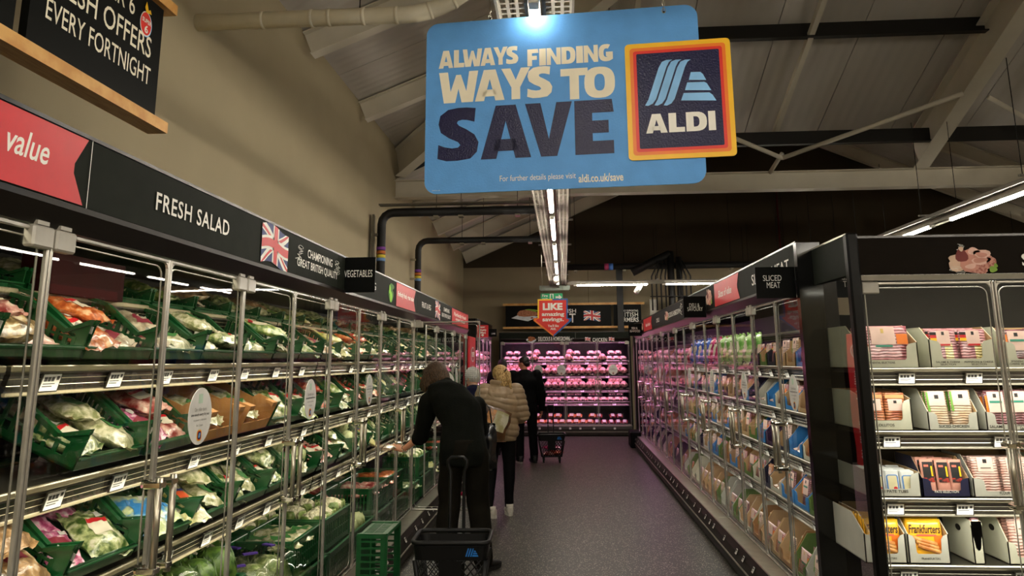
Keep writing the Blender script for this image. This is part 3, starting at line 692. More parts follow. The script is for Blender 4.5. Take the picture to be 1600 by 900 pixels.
for i in range(4):
    y1 = 4.57+2.72*(i+1)
    cabinet('chilled_cabinet', lab_r[i], MR(y1), 2.72 if i else 2.67, RSH, RG, light='cool' if i < 2 else 'pink', fascia=[FASC, FASC3, FASC3, FASC2][i], ends=(i == 3, False), stickers={0: (1, 3), 1: (1, 3), 2: (1,)}.get(i, ()), nosing=STEEL, seed=20+i, hinge0=True, power=5 if i < 2 else (3 if i == 2 else 5.5))
BSH = [(1.62, .5), (1.32, .5), (1.01, .5), (.72, .5)]
MBK = T((-1.44, 16.95, 0))
cabinet('chilled_cabinet', 'pink-lit chicken cabinet facing down the aisle', MBK, 2.9, BSH, None, light='pink', fascia=FASC, stickers=(), nosing=STEEL, seed=40, top=2.25, ends=(True, True), depth=.7)
MBL = ML(12.75)
cabinet('chilled_cabinet', 'pink-lit corner cabinet behind the red weekly offers flag', MBL, 2.72, BSH, None, light='pink', fascia=FASC2, nosing=STEEL, seed=41, ends=(True, True))
ME = T((1.56, 4.0, 0))
ec = cabinet('chilled_cabinet', 'end cabinet of cooked meat facing the camera with dark brown fascia', ME, 2.72, [(1.59, .42), (1.27, .44), (.94, .46), (.62, .5)], None, light='cool', power=15, fascia=FASC2, nosing=STEEL, seed=42, depth=.62, top=2.27, hinge0=True, stickers=(1,), kerb_tags=False, fz=2.075)
MB().box(0, 2.72, -.022, -.012, 2.045, 2.072).build('steel_band', mat('dull_steel_band', '6a6457', .45, .6), ec)
# its glazed end, black front post, dark rear post
mb = MB(); mb.box(-.06, -.0, -.03, .03, 0, 2.30, ch=.01); mb.build('corner_post', BLACK, ec)
MB().add([(-.03, .02, .1), (-.03, .6, .1), (-.03, .6, 2.08), (-.03, .02, 2.08)], [(0, 1, 2, 3)]).build('end_glass', SIDEGLASS, ec)
mb = MB(); mb.box(-.05, -.03, 0, .6, 2.08, 2.29); mb.build('side_fascia', FASC, ec)
mb = MB(); mb.box(-.055, .0, -.0, .6, 2.29, 2.30); mb.build('side_trim', STEEL, ec)
# wall between the deli row and the end cabinet, carrying a red promotional strip
rp = link('end_post', MB().box(1.42, 1.56, 4.56, 4.615, 0, 2.34).mesh('end_post', mat('gloss_black', '0b0b0a', .12)), None, None, 'tall glossy black end post between deli row and end cabinet', 'post')
# ------------------------------------------------------------------ lettering on the cabinet fronts
CABS = [o for o in COL.objects if o.name.startswith('chilled_cabinet') and o.parent is None]
byl = {o['label']: o for o in CABS}
cl = [byl[l] for l in lab_l]; cr = [byl[l] for l in lab_r]
FL = Face((-1.486, 0, 0), (0, 1, 0), (0, 0, 1))
FR = Face((1.436, 0, 0), (0, -1, 0), (0, 0, 1))
def uvz(face, pts): return [face.uv(*p) for p in pts]
def ribbon(face, l, r, m, parent, z0=2.13, z1=2.34, point=.0, name='coloured_panel'):
    mm = (z0+z1)/2; u0, u1 = l, r
    pts = [(u0, z0), (u1, z0), (u1-abs(point), mm-.015), (u1-abs(point), mm+.015), (u1, z1), (u0, z1)]
    if point > 0: pts += [(u0+.0, mm+.02), (u0+.0, mm-.02)]
    return face.poly(pts, m, parent, name)
ul = lambda px, py: FL.uv(px, py)[0]
ribbon(FL, .9, ul(133, 270), RED, cl[0], point=.055); 
FL.text('value', FL.box_px(8, 205, 78, 248), WHITE, cl[0], .012, .25)
FL.text('Slices of', (.95, ul(0, 210)-.08, 2.2, 2.28), WHITE, cl[0], .012, .25)
mb = MB(); u_ = ul(140, 268); mb.box(-.013, -.0125, u_-.001, u_+.001, 2.125, 2.345)
o = FL.poly([(u_-.0012, 2.125), (u_+.0012, 2.125), (u_+.0012, 2.345), (u_-.0012, 2.345)], WHITE, cl[1], 'panel_joint')
FL.text('FRESH SALAD', (ul(243, 320), ul(358, 350), 2.2, 2.268), WHITE, cl[1], .012, space=1.1)
flag(FL, (ul(408, 380), ul(450, 382), 2.135, 2.33), cl[1])
crest(FL, (ul(462, 388), ul(475, 388), 2.2, 2.3), cl[1], 1); crest(FL, (ul(521, 417), ul(531, 417), 2.21, 2.3), cl[1], 2)
FL.text('CHAMPIONING', (ul(480, 405), ul(519, 410), 2.245, 2.295), WHITE, cl[1], .01)
FL.text('GREAT BRITISH QUALITY', (ul(464, 408), ul(527, 426), 2.17, 2.225), WHITE, cl[1], .01)
FL.text('FRESH VEG', (ul(545, 440), ul(587, 449), 2.2, 2.26), WHITE, cl[2], .006)
food_print(FL, (ul(604, 460), ul(617, 460), 2.14, 2.33), cl[2], 'veg')
ribbon(FL, ul(619, 468), ul(649, 475), RED, cl[2], point=.08)
FL.text('Perfectly fresh, great value', (ul(621, 468), ul(646, 475), 2.21, 2.27), WHITE, cl[2], .02, .25)
FL.text('FRUIT & VEG', (ul(659, 480), ul(673, 482), 2.2, 2.26), WHITE, cl[3], .01)
flag(FL, (ul(680, 485), ul(687.5, 487), 2.135, 2.33), cl[3])
FL.text('CHAMPIONING', (ul(693, 488), ul(702, 490), 2.25, 2.3), WHITE, cl[3], .015); FL.text('GREAT BRITISH QUALITY', (ul(690, 490), ul(704, 493), 2.17, 2.225), WHITE, cl[3], .015)
ribbon(FL, ul(706, 500), 11.55, RED, cl[4], point=.0)
FL.text('Perfectly fresh\ngreat value', (ul(709, 500), 11.3, 2.17, 2.3), WHITE, cl[4], .02, .2)

ur = lambda px, py: FR.uv(px, py)[0]
FR.text('SLICED MEAT', (ur(1176, 455), ur(1176, 455)+.95, 2.19, 2.27), WHITE, cr[0], .004)
ribbon(FR, ur(1117, 470), ur(1156, 460), RED, cr[0], point=.07)
FR.text('Slices of value', (ur(1123, 470), ur(1144, 468), 2.2, 2.265), WHITE, cr[0], .015, .25)
food_print(FR, (ur(1104, 480), ur(1114, 478), 2.145, 2.33), cr[0], 'ham')
FR.text('DELICIOUS & HOMEGROWN', (ur(1044, 497), ur(1063, 494), 2.2, 2.265), WHITE, cr[1], .012)
food_print(FR, (ur(1039, 500), ur(1045, 498), 2.16, 2.31), cr[1], 'ham'); crest(FR, (ur(1063, 495), ur(1067, 494), 2.17, 2.32), cr[1], 3)
FR.text('DELI', (ur(1026, 505), ur(1030.5, 504), 2.2, 2.26), WHITE, cr[1], .01)
ribbon(FR, ur(1006, 514), ur(1019, 510), RED, cr[2], point=.1)
FR.text('Seas of value', (ur(1009, 513), ur(1016, 511), 2.2, 2.26), WHITE, cr[2], .02, .25)
food_print(FR, (ur(1003, 514), ur(1005.5, 513), 2.15, 2.3), cr[2], 'ham')

# end cabinet
FE = Face((1.56, 3.985, 0), (1, 0, 0), (0, 0, 1))
food_print(FE, FE.box_px(1480, 384, 1557, 432), ec, 'ham', 'cooked_meat_picture')
crest(FE, FE.box_px(1494, 381, 1508, 394), ec, 4); crest(FE, FE.box_px(1483, 416, 1510, 432), ec, 6)
b_ = FE.box_px(1596, 396, 1600, 416); FE.text('SLICED MEAT', (b_[0], b_[0]+.62, b_[2], b_[3]), WHITE, ec, .02)
FP = Face((1.428, 0, 0), (0, -1, 0), (0, 0, 1))
FPf = Face((0, 4.495, 0), (1, 0, 0), (0, 0, 1))
# back cabinet fascia
bk = byl['pink-lit chicken cabinet facing down the aisle']
FB = Face((0, 16.93, 0), (1, 0, 0), (0, 0, 1))
FB.text('DELICIOUS & HOMEGROWN', FB.box_px(841, 526, 890, 533), WHITE, bk, .02); food_print(FB, FB.box_px(822, 524, 838, 536), bk, 'chicken'); crest(FB, FB.box_px(887, 528, 897, 536), bk, 7)
FB.text('CHICKEN', FB.box_px(926, 528, 948.5, 534), WHITE, bk, .015, space=1.15); flag(FB, FB.box_px(914, 527, 922.5, 533), bk); flag(FB, FB.box_px(951, 527, 960, 533), bk)
FB.poly([(FB.uv(899, 530)[0], 2.12), (FB.uv(899.4, 530)[0], 2.12), (FB.uv(899.4, 530)[0], 2.25), (FB.uv(899, 530)[0], 2.25)], PRINTG, bk, 'panel_joint')
for px in (841, 877, 958): sticker(bk, FB.uv(px, 577)[0]+1.44, 1.42)

# ------------------------------------------------------------------ signs standing out from the fascias
def blade(face_y, px, mats, lab, lines, M=None, bold=.01, group=None):
    """a small double sided board across the row, seen from the camera side; px = l,t,r,b"""
    f = Face((0, face_y, 0), (1, 0, 0), (0, 0, 1)); u0, u1, v0, v1 = f.box_px(*px)
    root = link('projecting_sign', MB().box(u0, u1, face_y+.0005, face_y+.012, v0, v1, ch=.001).mesh('projecting_sign', mats), None, None, lab, 'sign')
    for body, b in lines:
        f.text(body, f.box_px(*b), WHITE, root, bold, lift=.0012)
    return root, f
blade(4.95, (531, 402, 586, 457), SIGNBLK, 'black projecting sign reading vegetables over the produce row', [('VEGETABLES', (538, 422, 582, 433))], bold=.004)
blade(at(1243, 440, 0, 1.435).y, (1181, 417, 1243, 466), SIGNBLK, 'black projecting sign reading sliced meat', [('SLICED', (1192, 430, 1221, 439)), ('MEAT', (1198, 441, 1219, 450))], bold=.0)
blade(at(1103, 480, 0, 1.435).y, (1068, 463, 1103, 496), SIGNBLK, 'black projecting sign reading deli and savoury', [('DELI &', (1077, 474, 1093, 480)), ('SAVOURY', (1074, 480, 1098, 486))], bold=.0)
blade(at(1003, 515, 0, 1.435).y, (982, 506, 1003, 525), SIGNBLK, 'small black projecting sign reading fish and seafood', [('FISH &', (987, 511, 996, 514.5)), ('SEAFOOD', (984, 515.5, 1000, 519))], bold=.0)
s_, f_ = blade(at(745, 515, 0, -1.488).y, (745, 508, 763, 527), mat('offers_red', 'c5202a', .4), 'small red flag sign reading super weekly offers', [('Super', (749, 509.5, 758, 513)), ('Weekly', (748, 514, 760, 518)), ('Offers', (748.5, 518, 759, 521.5))], bold=.03)
f_.poly(rrect(*f_.box_px(752, 522, 756, 525.5), .02), WHITE, s_, 'round_emblem')
s_, f_ = blade(at(764, 520, 0, -1.488).y, (764, 514, 776, 526), SIGNBLK, 'dark unlit projecting sign beside the red offers flag', [('LAMB', (768, 520, 774, 522.5))], bold=.01)
# red post between the two wall cabinets
post = link('promotion_post', MB().box(-2.0, -1.47, 11.64, 12.42, 0, 2.02, ch=.01).mesh('promotion_post', RED), None, None, 'tall red promotion post between the wall cabinets', 'post')
FPo = Face((-1.468, 0, 0), (0, 1, 0), (0, 0, 1))
FPo.poly([(12.03+.24*math.cos(a*PI/12), 1.74+.12*math.sin(a*PI/12)) for a in range(24)], mat('ring_white', 'd8d4d0', .5), post, 'emblem_ring')
FPo.poly([(12.03+.2*math.cos(a*PI/12), 1.74+.1*math.sin(a*PI/12)) for a in range(24)], DRED, post, 'emblem_disc', lift=.002)
FPo.text('SUPER', (11.88, 12.18, 1.7, 1.78), WHITE, post, .04, lift=.003)
for k, ch in enumerate('WEEKLY'): FPo.text(ch, (11.88, 12.18, 1.47-k*.115, 1.565-k*.115), WHITE, post, .05)
for k, ch in enumerate('OFFERS'): FPo.text(ch, (11.88, 12.18, .7-k*.115, .795-k*.115), WHITE, post, .05)
bx = MB().box(1.43, 1.62, 15.5, 15.75, 0, 2.26); bx.build('corner_post', BLACK, None, label='black corner post where deli row meets the chicken cabinet', cat='post')
MB().box(1.22, 1.42, 14.6, 15.1, 0, .3, ch=.02).build('waste_bin', SIGNBLK, None, label='low black box on the floor at the far kerb end', cat='box')

# ------------------------------------------------------------------ wooden framed boards
def wood_board(face, u0, u1, v0, v1, th, lab, boards, name='overhead_board', trims=None):
    root = thing(name, lab, 'sign')
    def slab(a, b, c, d, m, nm, t0=-th, t1=0.0, lift=0):
        mb = MB(); mb.prism(rrect(a, b, c, d, .002, 1), t0, t1, 'z'); o = mb.build(nm, m, root); o.matrix_basis = face.M; return o
    for a, b in boards: slab(a, b, v0, v1, SIGNBLK, 'black_board')
    ta, tb = trims or (u0-.08, u1+.08)
    slab(ta, tb, v0-.05, v0, WOOD, 'wooden_trim', -th-.03, .03); slab(ta, tb, v1, v1+.05, WOOD, 'wooden_trim', -th-.03, .03)
    return root
FN = Face((-1.8, 0, 0), (0, 1, 0), (0, 0, 1))
a0, a1 = FN.uv(38, 75)[0], FN.uv(247, 120)[0]
nb = wood_board(FN, a0, a1, 2.715, 3.235, .03, 'large black offers board with wood trims above the produce', [(a0, a1), (a0-2.2, FN.uv(18, 60)[0])], trims=(a0-2.3, FN.uv(251, 213)[0]))
bfn = lambda l, t, r, b: (FN.uv(l, t)[0], FN.uv(r, b)[0])
u = bfn(69, 34, 233, 128); FN.text('EVERY FORTNIGHT', (u[0], u[1], 2.845, 2.925), CREAMT, nb, .004)
u1_ = FN.uv(234, 92)[0]; u = FN.uv(68, 0)[0]
FN.text('FRESH OFFERS', (FN.uv(72, -10)[0], u1_, 2.965, 3.06), CREAMT, nb, .004)
FN.text('OUR SUPER 6', (a0+.03, FN.uv(209, 25)[0], 3.1, 3.185), CREAMT, nb, .004)
bb = (FN.uv(218, 38)[0], FN.uv(237, 40)[0]); zc = FN.uv(228, 38)[1]; uc = (bb[0]+bb[1])/2; ur_ = (bb[1]-bb[0])/2
def disc(ru, rv, n=24, cu=0, cv=0): return [(uc+cu+ru*math.cos(2*PI*i/n), zc+cv+rv*math.sin(2*PI*i/n)) for i in range(n)]
FN.poly(disc(ur_, .058), LBLU, nb, 'emblem_shadow', lift=.001); FN.poly(disc(ur_*.96, .056, cu=-.003), WHITE, nb, 'emblem_ring', lift=.002); FN.poly(disc(ur_*.88, .051, cu=-.003), REDP, nb, 'emblem_disc', lift=.003)
FN.poly([(uc-.01, zc+.05), (uc+.03, zc+.058), (uc+.02, zc+.075), (uc+.005, zc+.066), (uc-.012, zc+.1), (uc-.022, zc+.07)], YEL, nb, 'emblem_leaf', lift=.004)
FN.text('SUPER', (uc-ur_*.8, uc+ur_*.78, zc+.002, zc+.022), WHITE, nb, .03, lift=.005); FN.text('6', (uc-ur_*.3, uc+ur_*.3, zc-.042, zc-.006), WHITE, nb, .03, lift=.005)

FW = Face((0, 17.3, 0), (1, 0, 0), (0, 0, 1))
L_ = FW.box_px(790, 477, 955, 510); R_ = FW.box_px(959, 477, 1002, 511)
bm = wood_board(FW, L_[0], R_[1], L_[2], L_[3], .04, 'long black board about british meat high above the chicken cabinet', [(L_[0], L_[1]), (R_[0], R_[1])], trims=(L_[0]-.06, R_[1]+.08))
food_print(FW, FW.box_px(799, 482, 842, 502), bm, 'steak', 'steak_picture')
u0, u1, v0, v1 = FW.box_px(850, 483, 900, 489); FW.text('BRITISH', (FW.uv(866, 485)[0], FW.uv(900, 485)[0], v0, v1), WHITE, bm, .01)
FW.text('MEAT', (FW.uv(858, 495)[0],) + FW.box_px(858, 490, 899.5, 504)[1:], WHITE, bm, .01)
flag(FW, FW.box_px(912, 486, 938, 501), bm); 
FW.text('PROUDLY SUPPORTING', FW.box_px(965, 484, 997, 487), WHITE, bm, .01); FW.text('BRITISH', FW.box_px(965, 488, 997, 495), WHITE, bm, .01, space=1.1); FW.text('FARMERS', FW.box_px(965, 496, 998, 503), WHITE, bm, .02)

# ------------------------------------------------------------------ the big hanging sign
A = at(663, 299, 1, 3.06); B = at(1105, 290, 1, 2.96); zbm = (A.z+B.z)/2
FS = Face((A.x, A.y, 0), (B.x-A.x, B.y-A.y, 0), (0, 0, 1))
W_ = (Vector((B.x, B.y))-Vector((A.x, A.y))).length; zt = (FS.uv(668, 31)[1]+FS.uv(1097, 13)[1])/2; zbm = (FS.uv(663, 299)[1]+FS.uv(1105, 291)[1])/2
sg = thing('hanging_sign', 'big light blue hanging sign reading always finding ways to save', 'sign')
def fpr(face, pts, m, nm, parent, t0, t1):
    o = MB().prism(pts, t0, t1, 'z').build(nm, m, parent); o.matrix_basis = face.M; return o
fpr(FS, rrect(0, W_, zbm, zt, .055, 8), SKYB, 'sign_board', sg, -.006, 0)
def sbox(l, t, r, b):
    m = (l+r)/2; return FS.uv(l, (t+b)/2)[0], FS.uv(r, (t+b)/2)[0], FS.uv(m, b)[1], FS.uv(m, t)[1]
HB = .075
for wd_, b, m_, lf in (('ALWAYS', (686, 76, 810, 103.5), CREAMT, .0012), ('FINDING', (824, 73, 958, 99.5), CREAMT, .0012), ('WAYS', (686, 108.5, 863, 157), CREAMT, .0012), ('TO', (876, 105.5, 961, 154), CREAMT, .0012), ('SAVE', (684, 162.5, 960, 246), NAVY, .0012)):
    heavy(FS, wd_, sbox(*b), m_, sg, lf)
FS.text('For further details please visit', sbox(781, 272, 900, 284), CREAMT, sg, .0, lift=.0012); FS.text('aldi.co.uk/save', sbox(904, 271, 974, 284), CREAMT, sg, .02, lift=.0012)
FS.text('aldi.co.uk', sbox(675, 297, 688, 298.5), CREAMT, sg, .0, lift=.0012)
lg = sbox(979, 65, 1146, 248)
def inset(k): return (lg[0]+k, lg[1]-k, lg[2]+k, lg[3]-k)
for j, (k, r, m) in enumerate(((0, .018, YEL), (.02, .014, ORA), (.034, .01, REDP), (.047, .006, NAVY))):
    q = inset(k); fpr(FS, rrect(*q, r, 5), m, ('emblem_panel', 'orange_border', 'red_border', 'navy_field')[j], sg, (.002 if j == 0 else .0065)+j*.0006, .0065+(j+.6)*.0006)
E_ = .0086
def sp(pts, m=LBLU, nm='emblem_stripe'):
    q = [FS.uv(*p) for p in pts]; fpr(FS, q, m, nm, sg, E_-.0002, E_+.0006)
for dx in (0, 14.5, 29):                       # three slanted stripes
    pts = [(1008+dx, 166), (1013+dx, 157), (1029+dx, 107), (1034+dx, 98), (1041+dx, 95)] + [(1050+dx, 94.5), (1045+dx, 98), (1041+dx, 106), (1025+dx, 156), (1020+dx, 163), (1013+dx, 166.5)]
    sp([(x, y+(-.4 if dx else 0)) for x, y in pts])
sp([(1079, 114), (1094, 113.5), (1098, 117), (1103, 126), (1076, 126)]); sp([(1073.5, 130), (1100, 129), (1104, 131), (1111, 142), (1070, 142)]); sp([(1068, 146.5), (1108, 145.5), (1113, 149), (1119, 158), (1064, 158)])
heavy(FS, 'ALDI', sbox(1009, 177, 1118, 207), WHITE, sg, E_+.001, widths=[1.15, .85, 1.1, .38], gap=.08)
for px, py in ((766, 29), (1037, 19)):
    u_, v_ = FS.uv(px, py); P = FS.M @ Vector((u_, v_, 0)); mb = MB()
    mb.tube([(P.x+.008*math.cos(a), P.y-.003, P.z+.006+.012*math.sin(a)) for a in [2*PI*i/10 for i in range(10)]], .0015, 5, closed=True)
    for k in range(60):
        zz = P.z+.02+k*.024; ax = k % 2
        mb.tube([(P.x-.0+(.005*math.cos(a) if ax else 0), P.y+(0 if ax else .005*math.cos(a)), zz+.015*math.sin(a)) for a in [2*PI*i/8 for i in range(8)]], .0013, 4, closed=True)
    mb.build('hanging_chain', STEEL, sg); fpr(FS, [(u_+.006*math.cos(a), v_+.006*math.sin(a)) for a in [2*PI*i/12 for i in range(12)]], PRINTK, 'eyelet_hole', sg, .0001, .0004)

# arrow sign
FA = Face((0, 10.0, 0), (1, 0, 0), (0, 0, 1))
ar = thing('arrow_sign', 'red arrow-shaped hanging sign reading like amazing savings', 'sign')
def arrow(g, rr=.03):
    q = [(840+g, 467.5+g), (887-g, 466.5+g), (887-g, 497+g*.4), (893.5-g*1.9, 497+g), (893-g*1.9, 501+g*.2), (865, 526-g*1.3), (833.5+g*1.9, 501+g*.2), (834+g*1.9, 497+g), (840+g, 497+g*.4)]
    return [FA.uv(*p) for p in q]
def fpa(pts, m, nm, t0, t1): o = MB().prism(pts, t0, t1, 'z').build(nm, m, ar); o.matrix_basis = FA.M; return o
AB = mat('arrow_blue', '2a62b0', .4)
big = arrow(0); fpa(big, ORA, 'arrow_board', -.008, 0)
xm = FA.uv(863, 480)[0]
fpa([p for p in big if p[0] > xm][:4]+[FA.uv(863, 526)][:0]+[FA.uv(865, 526)], AB, 'blue_edge', .0002, .001) if False else None
fpa([FA.uv(863, 467), FA.uv(887, 466.5), FA.uv(887, 497), FA.uv(893.5, 497), FA.uv(893, 501), FA.uv(865, 526), FA.uv(864, 500)], AB, 'blue_edge', .0002, .001)
fpa([FA.uv(840, 467.5), FA.uv(863, 467), FA.uv(863, 480), FA.uv(850, 480), FA.uv(850, 497), FA.uv(840, 497)], YEL, 'yellow_edge', .0002, .001)
fpa(arrow(2.2), REDP, 'red_field', .0012, .002)
FA.text('LIKE', FA.box_px(848, 473.5, 879, 484.5), WHITE, ar, .05, lift=.003); FA.text('amazing', FA.box_px(846.5, 488, 881.5, 495.5), WHITE, ar, .03, lift=.003)
FA.text('savings.', FA.box_px(847.5, 496, 881, 504), WHITE, ar, .03, lift=.003); FA.text("You'll like", FA.box_px(856, 507, 873, 511), WHITE, ar, .02, lift=.003); FA.text('Aldi.', FA.box_px(860, 512, 869, 515.5), WHITE, ar, .02, lift=.003)
for px in (847, 880):
    q = FA.uv(px, 468); MB().tube([(q[0], 10.0, q[1]), (q[0], 10.0, ZT)], .002, 5).build('hanging_wire', STEEL, ar)
# fire exit sign
FX = Face((0, 15.9, 0), (1, 0, 0), (0, 0, 1)); q = FX.box_px(845, 458.5, 879, 474)
fx = link('exit_sign', MB().box(q[0], q[1], 15.902, 15.92, q[2], q[3]).mesh('exit_sign', mat('exit_green', '1f9a60', .4, emit=.25)), None, None, 'green fire exit sign with white arrow behind the red arrow sign', 'sign')
FX.text('Fire\nexit', FX.box_px(847, 460, 856, 469), WHITE, fx, .02); FX.poly([FX.uv(*p) for p in ((868, 463), (873, 463), (873, 460), (878, 464.5), (873, 469), (873, 466), (868, 466))], WHITE, fx, 'white_arrow')
FX.poly([FX.uv(*p) for p in ((859, 459), (865, 459), (865, 472), (859, 472))], WHITE, fx, 'pictogram_panel'); FX.poly([FX.uv(*p) for p in ((861, 460), (863, 460), (864, 466), (863, 470), (862, 466), (860, 469))], mat('exit_green', '1f9a60'), fx, 'running_figure', lift=.002)
for px in (848, 876): q2 = FX.uv(px, 459); MB().tube([(q2[0], 15.91, q2[1]), (q2[0], 15.91, 3.5)], .003, 5).build('hanging_wire', STEEL, fx)
# spot lamp and camera dome
q = at(997, 451, 1, 15.3); sp_ = thing('spot_lamp', 'small white spotlight under the crossing tray', 'lamp')
MB().tube([(q.x+.05, 15.3, q.z+.06), (q.x-.05, 15.2, q.z-.08)], .055, 14).build('lamp_body', WHITE, sp_); MB().tube([(q.x+.03, 15.3, q.z), (q.x+.03, 15.2, ZT)], .008, 6).build('bracket', WHITE, sp_)
q = at(866, 438, 1, 13.6); sp_ = thing('spot_lamp', 'small white spotlight at the end of the middle tray', 'lamp')
MB().tube([(q.x, 13.6, ZT-.04), (q.x+.04, 13.5, ZT-.14)], .05, 14).build('lamp_body', WHITE, sp_); MB().tube([(q.x, 13.6, ZT-.04), (q.x, 13.6, ZT+.03)], .01, 6).build('bracket', WHITE, sp_)
mb = MB(); mb.box(-.5, .15, 15.75, 15.9, 3.12, 3.2); mb.box(-.48, .13, 15.76, 15.88, 3.1, 3.12); mb.build('emergency_light', mat('light_housing', 'a9b8ac', .4), None, label='boxy emergency light above the exit sign', cat='lamp')
# ------------------------------------------------------------------ products: one prototype mesh of each kind, copied thing by thing
def pillow(w_, d, h, seed, n=12, wr=.012, crimp=True):
    vs = []; fs = []; 
    for side in (1, -1):
        for j in range(n+1):
            for i in range(n+1):
                x = -1+2*i/n; y = -1+2*j/n
                k = max(0, (1-abs(x)**2.6))**.55*max(0, (1-abs(y)**3.2))**.55
                nz = mnoise.noise(Vector((x*1.7+seed*3.1, y*1.7, side*2.3)))*.9+mnoise.noise(Vector((x*4.5+seed, y*4.5, side)))*.45
                z = h*.5+side*h*.5*k*(1+.35*nz) + wr*.8*mnoise.noise(Vector((x*7, y*7+seed, 0)))
                px = x*w_/2*(1+.05*math.sin(y*5+seed)); py = y*d/2*(1+.04*math.sin(x*4+seed))
                vs.append((px, py, z))
    N = (n+1)**2
    for s_ in (0, 1):
        for j in range(n):
            for i in range(n):
                a = s_*N+j*(n+1)+i; q = (a, a+1, a+n+2, a+n+1); fs.append(q if s_ == 0 else q[::-1])
    mb = MB(); mb.add(vs, fs, 0, sm=True)
    # rim closes the two sheets
    rim = [i for i in range(n)]+[j*(n+1)+n for j in range(n)]+[n*(n+1)+i for i in range(n, 0, -1)]+[j*(n+1) for j in range(n, 0, -1)]
    mb.f += [(rim[k], N+rim[k], N+rim[(k+1) % len(rim)], rim[(k+1) % len(rim)]) for k in range(len(rim))]
    mb.m += [0]*len(rim); mb.smooth += [True]*len(rim)
    if crimp:
        for s_ in (-1, 1):
            m_ = 10; pts = []
            for i in range(m_+1):
                x = -w_*.46+w_*.92*i/m_; z = h*.5+.004*math.sin(i*2.1+seed); y0 = s_*d*.49; y1 = s_*(d*.5+.018+.006*math.sin(i+seed))
                pts += [(x, y0, z), (x, y1, z+.006*math.sin(i*1.3+seed))]
            mb.add(pts, [(2*i, 2*i+2, 2*i+3, 2*i+1) for i in range(m_)], 0, sm=True)
    return mb, vs[:N]
def patch(vs, n, i0, i1, j0, j1, lift=.0025):
    idx = {}; out = []; fs = []
    for j in range(j0, j1+1):
        for i in range(i0, i1+1):
            v = vs[j*(n+1)+i]; idx[i, j] = len(out); out.append((v[0], v[1], v[2]+lift))
    for j in range(j0, j1):
        for i in range(i0, i1): fs.append((idx[i, j], idx[i+1, j], idx[i+1, j+1], idx[i, j+1]))
    mb = MB(); mb.add(out, fs, 0, sm=True); return mb
def prod_mat(n, a, b, c, scale=26, rough=.32): return mat(n, a, rough, col2=b, col3=c, scale=scale, coat=.7, bump=.5, bscale=45)
PM = dict(
    lettuce=prod_mat('bag_lettuce', '3f5c1e', 'b3bd80', 'e2dfc2'), pale=prod_mat('bag_pale_salad', '8f9460', 'd8d3ac', 'ece7d2'), pink=prod_mat('bag_radish', 'a83a6a', 'e58ab0', 'f0d5d8'),
    blue=prod_mat('bag_blue_salad', '3f8fc8', 'cfdc9a', 'e9f0e6', 14), mush=prod_mat('bag_mushroom', '6a5636', 'c6a56a', 'efe2c0', 16), potato=prod_mat('bag_potato', '8a6a44', 'c8a070', 'e6d2b4', 22),
    orange=prod_mat('bag_carrot', 'a0481c', 'd9783a', 'efc090', 22), tomato=prod_mat('pack_tomato', '7a2a1c', 'cf5636', 'e89a78', 26), yellow=prod_mat('bag_celery', 'b9b85a', 'e9e4a8', 'f2efcf', 18),
    white=prod_mat('pack_white', '94836a', 'd3c6a8', 'eadfca', 12), leek=prod_mat('pack_leek', '47702a', 'a9b868', 'e8e6c6', 20), red=prod_mat('pack_red', '8a2420', 'd8a090', 'f0dcc8', 16))
PK = {}
def reg(k, nm, cat, me, kids=()): PK[k] = (nm, cat, me, kids)
_s = 0
for key, nm, cat, mt, dims, lab_m in (
    ('lettuce', 'salad_bag', 'salad bag', 'lettuce', (.20, .25, .075), 'w'), ('pale', 'salad_bag', 'salad bag', 'pale', (.20, .26, .07), 'g'), ('pink', 'radish_bag', 'vegetable bag', 'pink', (.17, .22, .06), 'r'),
    ('blue', 'salad_bag', 'salad bag', 'blue', (.2, .27, .08), 'b'), ('mush', 'mushroom_bag', 'vegetable bag', 'mush', (.24, .28, .11), 'w'), ('potato', 'potato_bag', 'vegetable bag', 'potato', (.24, .30, .09), 'r'),
    ('orange', 'carrot_bag', 'vegetable bag', 'orange', (.18, .25, .06), 'w'), ('tomato', 'tomato_pack', 'vegetable pack', 'tomato', (.17, .24, .07), 'w'), ('yellow', 'celery_bag', 'vegetable bag', 'yellow', (.15, .36, .075), 'f'),
    ('white', 'vegetable_pack', 'vegetable pack', 'white', (.16, .22, .05), 'r'), ('leek', 'leek_pack', 'vegetable pack', 'leek', (.12, .36, .06), 'w'), ('redp', 'vegetable_pack', 'vegetable pack', 'red', (.17, .23, .06), 'w')):
    _s += 1
    mb, vs = pillow(*dims, _s)
    lm = {'w': mat('label_cream', 'e8dfc6', .5), 'g': mat('label_green', '3e7a3a', .5), 'r': mat('label_maroon', '8a2a3a', .5), 'b': mat('label_blue', '2f7fc0', .5), 'f': mat('label_orange', 'd2552a', .5)}[lab_m]
    kids = [('pack_label', patch(vs, 12, 3, 9, 4, 8).mesh('pack_label', lm)), ('ticket_label', patch(vs, 12, 8, 11, 9, 11, .003).mesh('ticket_label', PRICE))]
    if lab_m in 'wf': kids.append(('label_stripe', patch(vs, 12, 3, 9, 7, 8, .0045).mesh('label_stripe', RED if lab_m == 'w' else FLAGB)))
    reg(key, nm, cat, mb.mesh(nm, PM[mt]), kids)
